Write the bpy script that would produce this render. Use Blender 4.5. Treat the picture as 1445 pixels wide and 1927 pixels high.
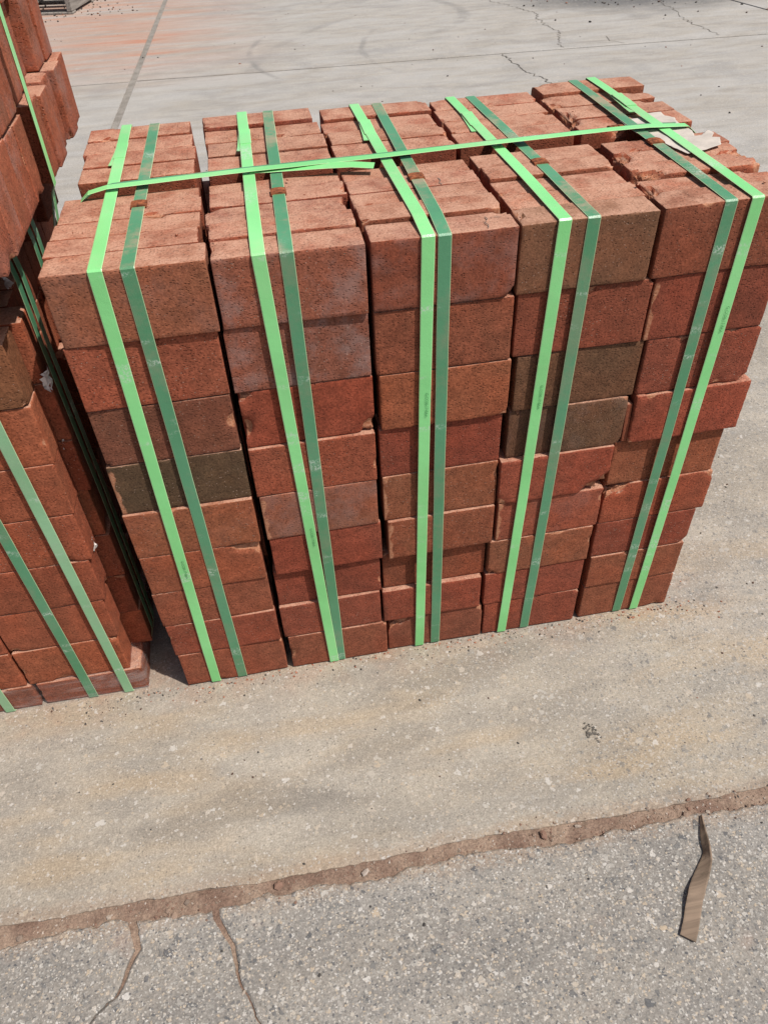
import bpy, math, random
import numpy as np
from mathutils import Vector, Matrix, noise as mnoise
from mathutils.geometry import tessellate_polygon, delaunay_2d_cdt

for o in list(bpy.data.objects):
    bpy.data.objects.remove(o)
S = bpy.context.scene
COL = S.collection
rad = math.radians

# ------------------------------------------------------------------ camera
cam_d = bpy.data.cameras.new('camera')
cam = bpy.data.objects.new('camera', cam_d)
COL.objects.link(cam)
cam.location = (0.27197, -0.91064, 1.25596)
cam.rotation_euler = (rad(46.7465), rad(2.0823), rad(-10.3124))
cam_d.sensor_fit = 'HORIZONTAL'
cam_d.sensor_width = 36.0
cam_d.lens = 36.0 * 1419.44 / 1445.0
cam_d.clip_start = 0.02
cam_d.clip_end = 500
S.camera = cam

# ------------------------------------------------------------------ world and sun
SUN_EL = rad(61)
SUN_AZ = math.atan2(0.80, -0.60)
sunv = Vector((math.sin(SUN_AZ) * math.cos(SUN_EL), math.cos(SUN_AZ) * math.cos(SUN_EL), math.sin(SUN_EL)))
W = bpy.data.worlds.new('World')
S.world = W
W.use_nodes = True
wn = W.node_tree
bg = wn.nodes['Background']
sky = wn.nodes.new('ShaderNodeTexSky')
sky.sky_type = 'NISHITA'
sky.sun_disc = False
sky.sun_elevation = SUN_EL
sky.sun_rotation = SUN_AZ
sky.dust_density = 3.0
sky.air_density = 1.0
wn.links.new(sky.outputs[0], bg.inputs[0])
bg.inputs[1].default_value = 0.08
sd = bpy.data.lights.new('sun', 'SUN')
sd.energy = 4.2
sd.angle = rad(0.6)
sd.color = (1.0, 0.955, 0.89)
so = bpy.data.objects.new('sun', sd)
COL.objects.link(so)
so.rotation_euler = sunv.to_track_quat('Z', 'Y').to_euler()
so.location = (3, -3, 6)
S.view_settings.view_transform = 'Standard'
S.view_settings.look = 'None'
S.view_settings.gamma = 1.0
S.view_settings.exposure = 0.0
S.render.engine = 'CYCLES'

# ------------------------------------------------------------------ helpers
def lin(c):
    out = []
    for v in c:
        v = v / 255.0
        out.append(v / 12.92 if v <= 0.04045 else ((v + 0.055) / 1.055) ** 2.4)
    return tuple(out)

def link(o, parent=None):
    COL.objects.link(o)
    if parent is not None:
        o.parent = parent
    return o

def mesh_obj(name, verts, faces, mat=None, parent=None, smooth=False):
    me = bpy.data.meshes.new(name)
    me.from_pydata([tuple(v) for v in verts], [], [tuple(f) for f in faces])
    me.update()
    if smooth:
        me.polygons.foreach_set('use_smooth', [True] * len(me.polygons))
    if mat:
        me.materials.append(mat)
    return link(bpy.data.objects.new(name, me), parent)

def tag(o, label=None, cat=None, kind=None, group=None):
    if label: o['label'] = label
    if cat: o['category'] = cat
    if kind: o['kind'] = kind
    if group: o['group'] = group
    return o

def empty(name, loc, label, cat):
    e = bpy.data.objects.new(name, None)
    e.location = loc
    e.empty_display_size = 0.1
    link(e)
    return tag(e, label, cat)

class NT:
    """small node builder"""
    def __init__(self, name):
        self.m = bpy.data.materials.new(name)
        self.m.use_nodes = True
        self.t = self.m.node_tree
        self.b = self.t.nodes['Principled BSDF']
        self.out = self.t.nodes['Material Output']
    def n(self, typ, **kw):
        nd = self.t.nodes.new(typ)
        for k, v in kw.items():
            setattr(nd, k, v)
        return nd
    def l(self, a, b):
        self.t.links.new(a, b)
    def put(self, sock, v):
        if hasattr(v, 'links') or isinstance(v, bpy.types.NodeSocket):
            self.l(v, sock)
        else:
            if isinstance(v, (tuple, list)) and len(v) == 3 and sock.type == 'RGBA':
                v = (*v, 1.0)
            sock.default_value = v
    def coord(self, which='Object'):
        return self.n('ShaderNodeTexCoord').outputs[which]
    def mapping(self, vec, scale=(1, 1, 1), loc=(0, 0, 0), rot=(0, 0, 0)):
        nd = self.n('ShaderNodeMapping')
        self.l(vec, nd.inputs['Vector'])
        nd.inputs['Scale'].default_value = scale
        nd.inputs['Location'].default_value = loc
        nd.inputs['Rotation'].default_value = rot
        return nd.outputs[0]
    def noise(self, vec, scale, detail=3, rough=0.55, dist=0.0):
        nd = self.n('ShaderNodeTexNoise')
        self.l(vec, nd.inputs['Vector'])
        nd.inputs['Scale'].default_value = scale
        nd.inputs['Detail'].default_value = detail
        nd.inputs['Roughness'].default_value = rough
        nd.inputs['Distortion'].default_value = dist
        return nd.outputs[0]
    def voro(self, vec, scale, feature='F1', rnd=1.0):
        nd = self.n('ShaderNodeTexVoronoi', feature=feature)
        self.l(vec, nd.inputs['Vector'])
        nd.inputs['Scale'].default_value = scale
        nd.inputs['Randomness'].default_value = rnd
        return nd
    def math(self, op, a, b=0.0, c=None, clamp=False):
        nd = self.n('ShaderNodeMath', operation=op, use_clamp=clamp)
        self.put(nd.inputs[0], a)
        self.put(nd.inputs[1], b)
        if c is not None:
            self.put(nd.inputs[2], c)
        return nd.outputs[0]
    def rng(self, v, a, b, c=0.0, d=1.0, smooth=True):
        nd = self.n('ShaderNodeMapRange', interpolation_type='SMOOTHSTEP' if smooth else 'LINEAR')
        self.put(nd.inputs[0], v)
        for i, x in enumerate((a, b, c, d)):
            self.put(nd.inputs[i + 1], x)
        return nd.outputs[0]
    def mix(self, f, a, b, blend='MIX'):
        nd = self.n('ShaderNodeMix', data_type='RGBA', blend_type=blend)
        self.put(nd.inputs[0], f)
        self.put(nd.inputs[6], a)
        self.put(nd.inputs[7], b)
        return nd.outputs[2]
    def ramp(self, v, stops, interp='LINEAR'):
        nd = self.n('ShaderNodeValToRGB')
        cr = nd.color_ramp
        cr.interpolation = interp
        while len(cr.elements) < len(stops):
            cr.elements.new(0.5)
        for e, (p, c) in zip(cr.elements, stops):
            e.position = p
            e.color = (*c, 1.0) if len(c) == 3 else c
        self.put(nd.inputs[0], v)
        return nd.outputs[0]
    def xyz(self, vec):
        nd = self.n('ShaderNodeSeparateXYZ')
        self.l(vec, nd.inputs[0])
        return nd.outputs
    def bump(self, h, strength=0.5, dist=0.002, normal=None):
        nd = self.n('ShaderNodeBump')
        self.put(nd.inputs['Height'], h)
        nd.inputs['Strength'].default_value = strength
        nd.inputs['Distance'].default_value = dist
        if normal is not None:
            self.l(normal, nd.inputs['Normal'])
        return nd.outputs[0]
    def fin(self, color=None, rough=None, normal=None, spec=None):
        if color is not None: self.put(self.b.inputs['Base Color'], color)
        if rough is not None: self.put(self.b.inputs['Roughness'], rough)
        if normal is not None: self.l(normal, self.b.inputs['Normal'])
        if spec is not None: self.b.inputs['Specular IOR Level'].default_value = spec
        return self.m

# ------------------------------------------------------------------ materials
def mat_brick():
    k = NT('fired_clay')
    oi = k.n('ShaderNodeObjectInfo')
    co = k.coord('Object')
    add = k.n('ShaderNodeVectorMath', operation='ADD')
    sc = k.n('ShaderNodeVectorMath', operation='SCALE')
    sc.inputs[0].default_value = (13.1, 7.7, 5.3)
    k.l(oi.outputs['Random'], sc.inputs['Scale'])
    k.l(co, add.inputs[0]); k.l(sc.outputs[0], add.inputs[1])
    v = add.outputs[0]
    base = oi.outputs['Color']
    big = k.noise(v, 9, 3, 0.55, 0.6)
    med = k.noise(v, 45, 4, 0.65)
    fine = k.noise(v, 300, 3, 0.75)
    # firing colour drifts across one brick
    c = k.mix(k.rng(big, 0.42, 0.72, 0, 0.55), base, k.mix(1.0, base, (1.12, 0.94, 0.84), 'MULTIPLY'))
    c = k.mix(k.rng(big, 0.52, 0.30, 0, 0.5), c, k.mix(1.0, base, (0.80, 0.92, 0.92), 'MULTIPLY'))
    c = k.mix(k.rng(med, 0.30, 0.75, 0, 1), k.mix(1.0, c, (0.82, 0.82, 0.82), 'MULTIPLY'), k.mix(1.0, c, (1.16, 1.16, 1.16), 'MULTIPLY'))
    c = k.mix(k.rng(fine, 0.32, 0.72, 0, 1), k.mix(1.0, c, (0.70, 0.68, 0.66), 'MULTIPLY'), k.mix(1.0, c, (1.24, 1.24, 1.24), 'MULTIPLY'))
    # drag lines from the wire and smoky flashing from the kiln
    dr = k.noise(k.mapping(v, (3.0, 40.0, 75.0)), 1.0, 3, 0.6)
    c = k.mix(k.rng(dr, 0.52, 0.72, 0, 0.30), c, k.mix(1.0, c, (0.66, 0.66, 0.66), 'MULTIPLY'))
    fl = k.noise(k.mapping(v, (1, 1, 1), (4.4, 2.2, 9.1)), 6.5, 4, 0.6, 0.8)
    c = k.mix(k.rng(fl, 0.54, 0.74, 0, 0.55), c, k.mix(1.0, c, (0.62, 0.70, 0.72), 'MULTIPLY'))
    c = k.mix(k.rng(fl, 0.42, 0.26, 0, 0.5), c, k.mix(1.0, c, (1.22, 1.12, 1.0), 'MULTIPLY'))
    # pale bloom on some bricks (object alpha says how much)
    bl = k.math('MULTIPLY', k.rng(k.noise(v, 16, 4, 0.7), 0.42, 0.72), k.math('SUBTRACT', 1.0, oi.outputs['Alpha']))
    c = k.mix(k.math('MULTIPLY', bl, 0.55), c, (0.34, 0.25, 0.23))
    # wire-cut pits, drawn out a little along the brick
    vp = k.mapping(v, (0.70, 1.0, 1.2))
    vo = k.voro(vp, 330)
    gate = k.n('ShaderNodeSeparateColor'); k.l(vo.outputs['Color'], gate.inputs[0])
    dens = k.math('ADD', k.rng(k.noise(v, 30, 3), 0.35, 0.65, 0.66, 0.34), k.math('MULTIPLY', k.math('SUBTRACT', oi.outputs['Random'], 0.4), 0.45))
    pit = k.math('MULTIPLY', k.rng(vo.outputs['Distance'], 0.42, 0.16), k.math('GREATER_THAN', gate.outputs[0], dens))
    c = k.mix(k.math('MULTIPLY', pit, 0.54), c, k.mix(1.0, c, (0.26, 0.20, 0.18), 'MULTIPLY'))
    grain = k.math('MULTIPLY', k.math('GREATER_THAN', gate.outputs[1], 0.955), k.rng(vo.outputs['Distance'], 0.34, 0.14))
    c = k.mix(k.math('MULTIPLY', grain, 0.6), c, (0.52, 0.36, 0.28))
    # fresh clay where edges are knocked off
    at = k.n('ShaderNodeAttribute', attribute_name='chip')
    ch = k.math('MULTIPLY', k.rng(k.math('ADD', at.outputs['Fac'], k.math('MULTIPLY', k.math('SUBTRACT', med, 0.5), 0.9)), 0.35, 0.6), 0.85)
    c = k.mix(ch, c, k.mix(k.rng(fine, 0.4, 0.6), (0.43, 0.165, 0.085), (0.54, 0.27, 0.16)))
    # settled dust on upward faces, paled further to paint in their sunlit brightness
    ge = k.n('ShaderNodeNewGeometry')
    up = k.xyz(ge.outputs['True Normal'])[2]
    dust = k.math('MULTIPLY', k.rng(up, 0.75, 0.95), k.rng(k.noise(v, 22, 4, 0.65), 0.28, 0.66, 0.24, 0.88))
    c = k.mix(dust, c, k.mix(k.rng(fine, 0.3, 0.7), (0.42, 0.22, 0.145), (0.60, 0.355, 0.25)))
    h = k.math('SUBTRACT', k.math('ADD', k.math('MULTIPLY', fine, 0.5), k.math('MULTIPLY', med, 0.7)), k.math('MULTIPLY', pit, 0.9))
    return k.fin(c, 0.93, k.bump(h, 0.75, 0.0016), 0.25)

def mat_strap(name, col, dusty, dustcol, rough):
    k = NT(name)
    ge = k.n('ShaderNodeNewGeometry').outputs['Position']
    a = k.noise(k.mapping(ge, (8, 8, 8)), 1.0, 4, 0.6)
    b = k.noise(ge, 90, 3, 0.7)
    d = k.math('MULTIPLY', k.rng(k.math('ADD', k.math('MULTIPLY', a, 0.75), k.math('MULTIPLY', b, 0.25)), 0.46, 0.64), dusty)
    up = k.xyz(k.n('ShaderNodeNewGeometry').outputs['True Normal'])[2]
    d2 = k.math('MULTIPLY', d, k.rng(up, 0.2, 0.9, 0.35, 1.0))
    c = k.mix(k.rng(k.noise(k.mapping(ge, (5, 5, 5)), 1.0, 2), 0.3, 0.7), k.mix(1.0, col, (0.85, 0.9, 0.85), 'MULTIPLY'), k.mix(1.0, col, (1.12, 1.08, 1.12), 'MULTIPLY'))
    c = k.mix(d2, c, dustcol)
    # white scuffs rubbed through the plastic
    sc = k.math('MULTIPLY', k.rng(k.noise(k.mapping(ge, (1.5, 1.5, 7)), 4.0, 2), 0.58, 0.68), k.rng(k.noise(ge, 300, 3, 0.8), 0.46, 0.60))
    c = k.mix(k.math('MULTIPLY', sc, 0.7), c, (0.62, 0.72, 0.62))
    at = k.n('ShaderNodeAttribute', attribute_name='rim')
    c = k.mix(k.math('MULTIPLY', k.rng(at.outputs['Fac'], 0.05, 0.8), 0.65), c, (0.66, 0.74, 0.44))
    r = k.rng(d2, 0.0, 0.8, rough, 0.75)
    h = k.math('ADD', k.noise(ge, 45, 2), k.math('MULTIPLY', k.voro(ge, 700).outputs['Distance'], 0.25))
    return k.fin(c, r, k.bump(h, 0.25, 0.002), 0.5)

def mat_rust():
    k = NT('rusty_steel')
    ge = k.n('ShaderNodeNewGeometry').outputs['Position']
    a = k.noise(ge, 160, 4, 0.7)
    c = k.ramp(a, [(0.30, (0.06, 0.025, 0.015)), (0.5, (0.24, 0.075, 0.03)), (0.68, (0.42, 0.14, 0.06))])
    return k.fin(c, 0.85, k.bump(a, 0.6, 0.001), 0.3)

def stones(k, v, scale, thr, seedloc):
    """flat embedded aggregate: mask and colour"""
    vv = k.mapping(v, (1, 1, 1), seedloc)
    # warp so cells are not round
    wn_ = k.n('ShaderNodeTexNoise'); k.l(vv, wn_.inputs['Vector']); wn_.inputs['Scale'].default_value = scale * 1.6; wn_.inputs['Detail'].default_value = 1
    off = k.n('ShaderNodeVectorMath', operation='MULTIPLY_ADD')
    k.l(wn_.outputs['Color'], off.inputs[0]); off.inputs[1].default_value = (1.3 / scale, 0.9 / scale, 0.0); k.l(vv, off.inputs[2])
    vo = k.voro(off.outputs[0], scale)
    vo.voronoi_dimensions = '2D'
    s = k.n('ShaderNodeSeparateColor'); k.l(vo.outputs['Color'], s.inputs[0])
    size = k.rng(s.outputs[2], 0, 1, 0.22, 0.46, False)
    inside = k.rng(k.math('SUBTRACT', size, vo.outputs['Distance']), 0.0, 0.06)
    m = k.math('MULTIPLY', inside, k.math('GREATER_THAN', s.outputs[0], thr))
    return m, s.outputs[1]

STONE = [(0.0, (0.085, 0.09, 0.10)), (0.10, (0.15, 0.15, 0.15)), (0.26, (0.26, 0.25, 0.23)), (0.45, (0.40, 0.375, 0.34)),
         (0.66, (0.52, 0.49, 0.445)), (0.82, (0.50, 0.40, 0.29)), (0.95, (0.62, 0.59, 0.55))]

def mat_concrete(name, base_a, base_b, agg, near=False, far=False):
    k = NT(name)
    v = k.n('ShaderNodeNewGeometry').outputs['Position']
    x, y, z = k.xyz(v)
    big = k.noise(k.mapping(v, (0.8, 1.7, 1)), 1.6, 4, 0.6, 0.4)
    mid = k.noise(k.mapping(v, (1.0, 2.2, 1)), 6, 4, 0.6)
    sand = k.noise(v, 330, 3, 0.75)
    sand2 = k.noise(v, 110, 3, 0.7)
    c = k.mix(k.rng(big, 0.35, 0.66), base_a, base_b)
    c = k.mix(k.rng(mid, 0.32, 0.72), k.mix(1.0, c, (0.84, 0.85, 0.87), 'MULTIPLY'), k.mix(1.0, c, (1.10, 1.09, 1.07), 'MULTIPLY'))
    if not near:
        # warm sand stain and grey drags on the slab in front of the pack
        ws = k.math('MULTIPLY', k.rng(k.noise(k.mapping(v, (1.4, 5.5, 1), (3.1, 0.4, 0), (0, 0, rad(-8))), 1.9, 3), 0.46, 0.68), k.rng(y, 0.4, -0.05))
        c = k.mix(k.math('MULTIPLY', ws, 0.45), c, (0.44, 0.325, 0.20))
        gs = k.math('MULTIPLY', k.rng(k.noise(k.mapping(v, (1.1, 3.2, 1), (7.7, 2.4, 0)), 3.2, 4), 0.54, 0.72), k.rng(y, 0.6, -0.02))
        c = k.mix(k.math('MULTIPLY', gs, 0.6), c, (0.21, 0.187, 0.16))
        for (sx, sy, ex, ey, am) in ((0.05, -0.27, 0.16, 0.05, 0.42), (0.36, -0.20, 0.13, 0.035, 0.40), (0.55, -0.06, 0.25, 0.035, 0.30)):   # oily smudges
            qx = k.math('DIVIDE', k.math('SUBTRACT', x, sx), ex); qy = k.math('DIVIDE', k.math('SUBTRACT', k.math('SUBTRACT', y, sy), k.math('MULTIPLY', k.math('SUBTRACT', x, sx), 0.12)), ey)
            qq = k.math('ADD', k.math('ADD', k.math('MULTIPLY', qx, qx), k.math('MULTIPLY', qy, qy)), k.math('MULTIPLY', k.math('SUBTRACT', k.noise(v, 16, 4, 0.65), 0.5), 1.6))
            c = k.mix(k.math('MULTIPLY', k.rng(qq, 1.1, 0.1), am), c, (0.20, 0.178, 0.152))
        # pale sweep marks running along the yard
        st = k.noise(k.mapping(v, (0.9, 3.6, 1), (0, 0, 0), (0, 0, rad(4))), 1.6, 6, 0.62, 0.9)
        far_m = k.rng(y, 0.9, 2.6)
        c = k.mix(k.math('MULTIPLY', far_m, k.rng(st, 0.30, 0.70, 0.2, 0.75)), c, (0.465, 0.45, 0.43))
        c = k.mix(k.math('MULTIPLY', far_m, k.rng(st, 0.46, 0.30, 0, 0.28)), c, (0.33, 0.315, 0.295))
        mo = k.noise(k.mapping(v, (1.0, 1.5, 1), (5.5, 1.1, 0)), 1.1, 6, 0.68, 0.7)
        c = k.mix(k.math('MULTIPLY', far_m, k.rng(mo, 0.50, 0.66, 0, 0.42)), c, (0.265, 0.255, 0.245))
        mo2 = k.noise(k.mapping(v, (0.5, 6.0, 1), (2.5, 7.1, 0), (0, 0, rad(10))), 2.2, 5, 0.7, 0.4)
        c = k.mix(k.math('MULTIPLY', far_m, k.rng(mo2, 0.54, 0.72, 0, 0.40)), c, (0.29, 0.26, 0.23))
        # brick dust dragged over the far left
        rd = k.noise(k.mapping(v, (0.55, 4.2, 1), (1.3, 0.2, 0), (0, 0, rad(-3))), 1.4, 5, 0.65)
        rm = k.math('MULTIPLY', k.rng(x, 0.9, -0.6), k.rng(y, 4.3, 5.8))
        c = k.mix(k.math('MULTIPLY', rm, k.rng(rd, 0.34, 0.60, 0.12, 0.75)), c, (0.47, 0.27, 0.19))
        ro = k.math('MULTIPLY', k.math('MULTIPLY', k.rng(x, 0.3, -0.5), k.rng(y, 4.6, 5.8)), k.rng(rd, 0.56, 0.68))
        c = k.mix(k.math('MULTIPLY', ro, 0.55), c, (0.50, 0.17, 0.085))
        # dark sooty dirt where gravel was tipped
        dx = k.math('SUBTRACT', x, 3.65); dy = k.math('MULTIPLY', k.math('SUBTRACT', y, 6.45), 1.1)
        dist = k.math('SQRT', k.math('ADD', k.math('MULTIPLY', dx, dx), k.math('MULTIPLY', dy, dy)))
        dm = k.rng(k.math('ADD', dist, k.math('MULTIPLY', k.noise(v, 2.2, 4), 0.9)), 1.75, 0.95)
        c = k.mix(k.math('MULTIPLY', dm, 0.8), c, (0.10, 0.10, 0.10))
        # tyre arcs
        for (cx, cy, r, w, s, xa, xb, ya, yb) in ((1.78, 5.15, 1.40, 0.032, 0.8, 0.95, 0.60, 4.2, 4.6), (2.45, 5.0, 1.28, 0.032, 0.8, 1.75, 1.35, 4.3, 4.7), (1.2, 6.2, 0.95, 0.075, 0.85, 1.55, 1.85, 5.1, 5.5), (0.9, 3.2, 1.15, 0.10, 0.5, 1.3, 1.0, 3.9, 4.2), (2.9, 4.2, 2.6, 0.06, 0.5, 1.6, 1.2, 4.6, 4.9), (3.4, 7.4, 1.3, 0.10, 0.6, 2.6, 2.3, 5.8, 6.2)):
            ax = k.math('SUBTRACT', x, cx); ay = k.math('SUBTRACT', y, cy)
            dd = k.math('SQRT', k.math('ADD', k.math('MULTIPLY', ax, ax), k.math('MULTIPLY', ay, ay)))
            dd = k.math('ADD', dd, k.math('MULTIPLY', k.math('SUBTRACT', k.noise(v, 1.3, 2), 0.5), 0.10))
            bnd = k.rng(k.math('ABSOLUTE', k.math('SUBTRACT', dd, r)), w, w * 0.2)
            bnd = k.math('MULTIPLY', bnd, k.rng(k.noise(v, 2.4, 5, 0.7), 0.34, 0.64))
            bnd = k.math('MULTIPLY', bnd, k.math('MULTIPLY', k.rng(x, xa, xb), k.rng(y, ya, yb)))
            c = k.mix(k.math('MULTIPLY', bnd, s * 0.62), c, (0.20, 0.192, 0.183))
    # dust from the joint spread over both slab edges
    jd = k.math('ABSOLUTE', k.math('ADD', y, k.math('ADD', 0.407, k.math('MULTIPLY', x, 0.018))))
    jm = k.rng(k.math('ADD', jd, k.math('MULTIPLY', k.math('SUBTRACT', k.noise(v, 28, 4, 0.7), 0.5), 0.05)), 0.045, 0.012)
    c = k.mix(k.math('MULTIPLY', jm, 0.6), c, (0.33, 0.245, 0.18))
    if not near:
        # brick dust swept out from under the packs
        bd = k.math('MULTIPLY', k.rng(y, -0.10, 0.02), k.rng(y, 0.75, 0.5))
        bd = k.math('MULTIPLY', bd, k.math('MULTIPLY', k.rng(x, 1.2, 1.0), k.rng(k.noise(v, 14, 4, 0.7), 0.40, 0.70)))
        c = k.mix(k.math('MULTIPLY', bd, 0.45), c, (0.36, 0.21, 0.14))
    # cement grain
    c = k.mix(k.rng(sand, 0.28, 0.74), k.mix(1.0, c, (0.72, 0.72, 0.72), 'MULTIPLY'), k.mix(1.0, c, (1.22, 1.22, 1.22), 'MULTIPLY'))
    c = k.mix(k.rng(sand2, 0.30, 0.72), k.mix(1.0, c, (0.88, 0.88, 0.88), 'MULTIPLY'), k.mix(1.0, c, (1.10, 1.10, 1.10), 'MULTIPLY'))
    heights = []
    if near:
        expo = k.rng(k.noise(v, 5.5, 3), 0.25, 0.65, 0.55, 1.0)
    else:
        # aggregate worn bare towards the right and along the joint
        e1 = k.rng(k.math('ADD', x, k.math('MULTIPLY', k.noise(v, 3, 3), 0.8)), 0.85, 1.45, 0.22, 0.95)
        e2 = k.rng(k.math('ADD', y, k.math('MULTIPLY', k.noise(v, 6, 3), 0.12)), -0.20, -0.36, 0.0, 0.4)
        expo = k.math('MULTIPLY', k.math('MAXIMUM', e1, e2), k.rng(y, 3.5, 0.8, 0.15, 1.0))
    sets = ((66, 0.84, 0.8), (120, 0.52, 0.75), (235, 0.32, 0.85)) if near else ((66, 0.90, 0.7), (125, 0.76, 0.7), (230, 0.55, 0.75))
    for i, (sca, thr, amt) in enumerate(sets):
        m, cv = stones(k, v, sca, thr, (i * 3.3 + (5 if near else 0), i * 1.7, 0))
        keep = k.math('GREATER_THAN', k.math('ADD', expo, k.math('MULTIPLY', cv, 0.5)), 0.55 if not near else 0.35)
        mm = k.math('MULTIPLY', k.math('MULTIPLY', m, keep), amt * agg)
        sc_ = k.mix(k.rng(k.noise(v, 420, 2), 0.3, 0.7), k.mix(1.0, k.ramp(cv, STONE), (0.86, 0.86, 0.86), 'MULTIPLY'), k.ramp(cv, STONE))
        c = k.mix(mm, c, sc_)
        heights.append(k.math('MULTIPLY', mm, 0.9 / (i + 1)))
    pv = k.voro(k.mapping(v, (1, 1, 1), (1.7, 8.8, 0)), 150); pv.voronoi_dimensions = '2D'
    ps = k.n('ShaderNodeSeparateColor'); k.l(pv.outputs['Color'], ps.inputs[0])
    hole = k.math('MULTIPLY', k.rng(pv.outputs['Distance'], 0.30, 0.14), k.math('GREATER_THAN', ps.outputs[0], 0.93))
    c = k.mix(k.math('MULTIPLY', hole, 0.6), c, (0.13, 0.12, 0.105))
    if near:
        # red clay trodden into the worn slab
        rs = k.rng(k.noise(k.mapping(v, (1, 1, 1), (2.2, 5.1, 0)), 7.0, 4, 0.65), 0.60, 0.74)
        c = k.mix(k.math('MULTIPLY', rs, 0.35), c, (0.33, 0.20, 0.145))
    h = k.math('ADD', k.math('MULTIPLY', sand, 0.5), k.math('MULTIPLY', sand2, 0.5))
    for q in heights:
        h = k.math('ADD', h, q)
    return k.fin(c, 0.9, k.bump(h, 0.65 if near else 0.4, 0.0022 if near else 0.0014), 0.3)

def mat_dirt(name, a, b):
    k = NT(name)
    v = k.n('ShaderNodeNewGeometry').outputs['Position']
    n1 = k.noise(v, 12, 4, 0.6); n2 = k.noise(v, 260, 4, 0.75)
    c = k.mix(k.rng(n1, 0.35, 0.65), a, b)
    c = k.mix(k.rng(n2, 0.3, 0.7), k.mix(1.0, c, (0.65, 0.65, 0.65), 'MULTIPLY'), k.mix(1.0, c, (1.25, 1.25, 1.25), 'MULTIPLY'))
    return k.fin(c, 0.95, k.bump(n2, 0.8, 0.003), 0.2)

def mat_pebble(name, stops):
    k = NT(name)
    ge = k.n('ShaderNodeNewGeometry')
    c = k.ramp(ge.outputs['Random Per Island'], stops, 'CONSTANT')
    n2 = k.noise(ge.outputs['Position'], 300, 3, 0.7)
    c = k.mix(k.rng(n2, 0.3, 0.7), k.mix(1.0, c, (0.75, 0.75, 0.75), 'MULTIPLY'), c)
    return k.fin(c, 0.9, k.bump(n2, 0.5, 0.002), 0.3)

def mat_simple(name, col, rough, spec=0.4, ns=40, var=0.25, bump=0.3):
    k = NT(name)
    co = k.coord('Object')
    n = k.noise(co, ns, 4, 0.65)
    c = k.mix(k.rng(n, 0.3, 0.7), tuple(q * (1 - var) for q in col), tuple(min(1, q * (1 + var)) for q in col))
    return k.fin(c, rough, k.bump(n, bump, 0.002), spec)

def mat_wood(name, col):
    k = NT(name)
    co = k.coord('Object')
    n = k.noise(k.mapping(co, (3, 60, 60)), 1.0, 4, 0.6, 0.5)
    c = k.mix(k.rng(n, 0.3, 0.7), tuple(q * 0.6 for q in col), tuple(q * 1.25 for q in col))
    return k.fin(c, 0.85, k.bump(n, 0.4, 0.003), 0.2)

def mat_film():
    k = NT('clear_film')
    t = k.n('ShaderNodeBsdfTransparent')
    mx = k.n('ShaderNodeMixShader')
    ge = k.n('ShaderNodeNewGeometry').outputs['Position']
    n = k.noise(k.mapping(ge, (9, 9, 40)), 1.0, 3, 0.6, 1.0)
    k.put(mx.inputs[0], k.rng(n, 0.42, 0.78, 0.03, 0.28))
    k.fin((0.72, 0.68, 0.66), 0.16, k.bump(k.noise(k.mapping(ge, (20, 20, 90)), 1.0, 3), 0.6, 0.004), 0.6)
    k.l(t.outputs[0], mx.inputs[1]); k.l(k.b.outputs[0], mx.inputs[2])
    k.l(mx.outputs[0], k.out.inputs['Surface'])
    return k.m

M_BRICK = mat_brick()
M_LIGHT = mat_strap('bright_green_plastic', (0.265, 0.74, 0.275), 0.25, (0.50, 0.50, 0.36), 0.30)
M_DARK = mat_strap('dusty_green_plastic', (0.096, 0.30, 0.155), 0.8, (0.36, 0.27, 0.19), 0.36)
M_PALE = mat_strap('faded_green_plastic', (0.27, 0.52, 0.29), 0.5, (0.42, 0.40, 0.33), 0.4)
M_RUST = mat_rust()
M_SLAB = mat_concrete('worn_concrete', (0.345, 0.304, 0.25), (0.39, 0.352, 0.30), 0.85)
M_NEAR = mat_concrete('exposed_aggregate', (0.275, 0.252, 0.224), (0.33, 0.306, 0.276), 1.0, near=True)
M_DIRT = mat_dirt('red_brown_dirt', (0.215, 0.14, 0.105), (0.33, 0.24, 0.18))
M_EARTH = mat_dirt('joint_filler', (0.24, 0.215, 0.185), (0.32, 0.29, 0.255))
M_CRACK = mat_dirt('crack_dirt', (0.13, 0.117, 0.10), (0.19, 0.17, 0.15))
M_FILM = mat_film()
M_PAPER = mat_simple('dusty_paper', (0.54, 0.48, 0.42), 0.85, 0.3, 30, 0.14, 0.3)
M_STRIP = mat_wood('weathered_strip', (0.225, 0.165, 0.12))
M_WOOD = mat_wood('grey_wood', (0.30, 0.275, 0.245))
M_INK = mat_simple('strap_ink', (0.10, 0.34, 0.13), 0.6)

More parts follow.
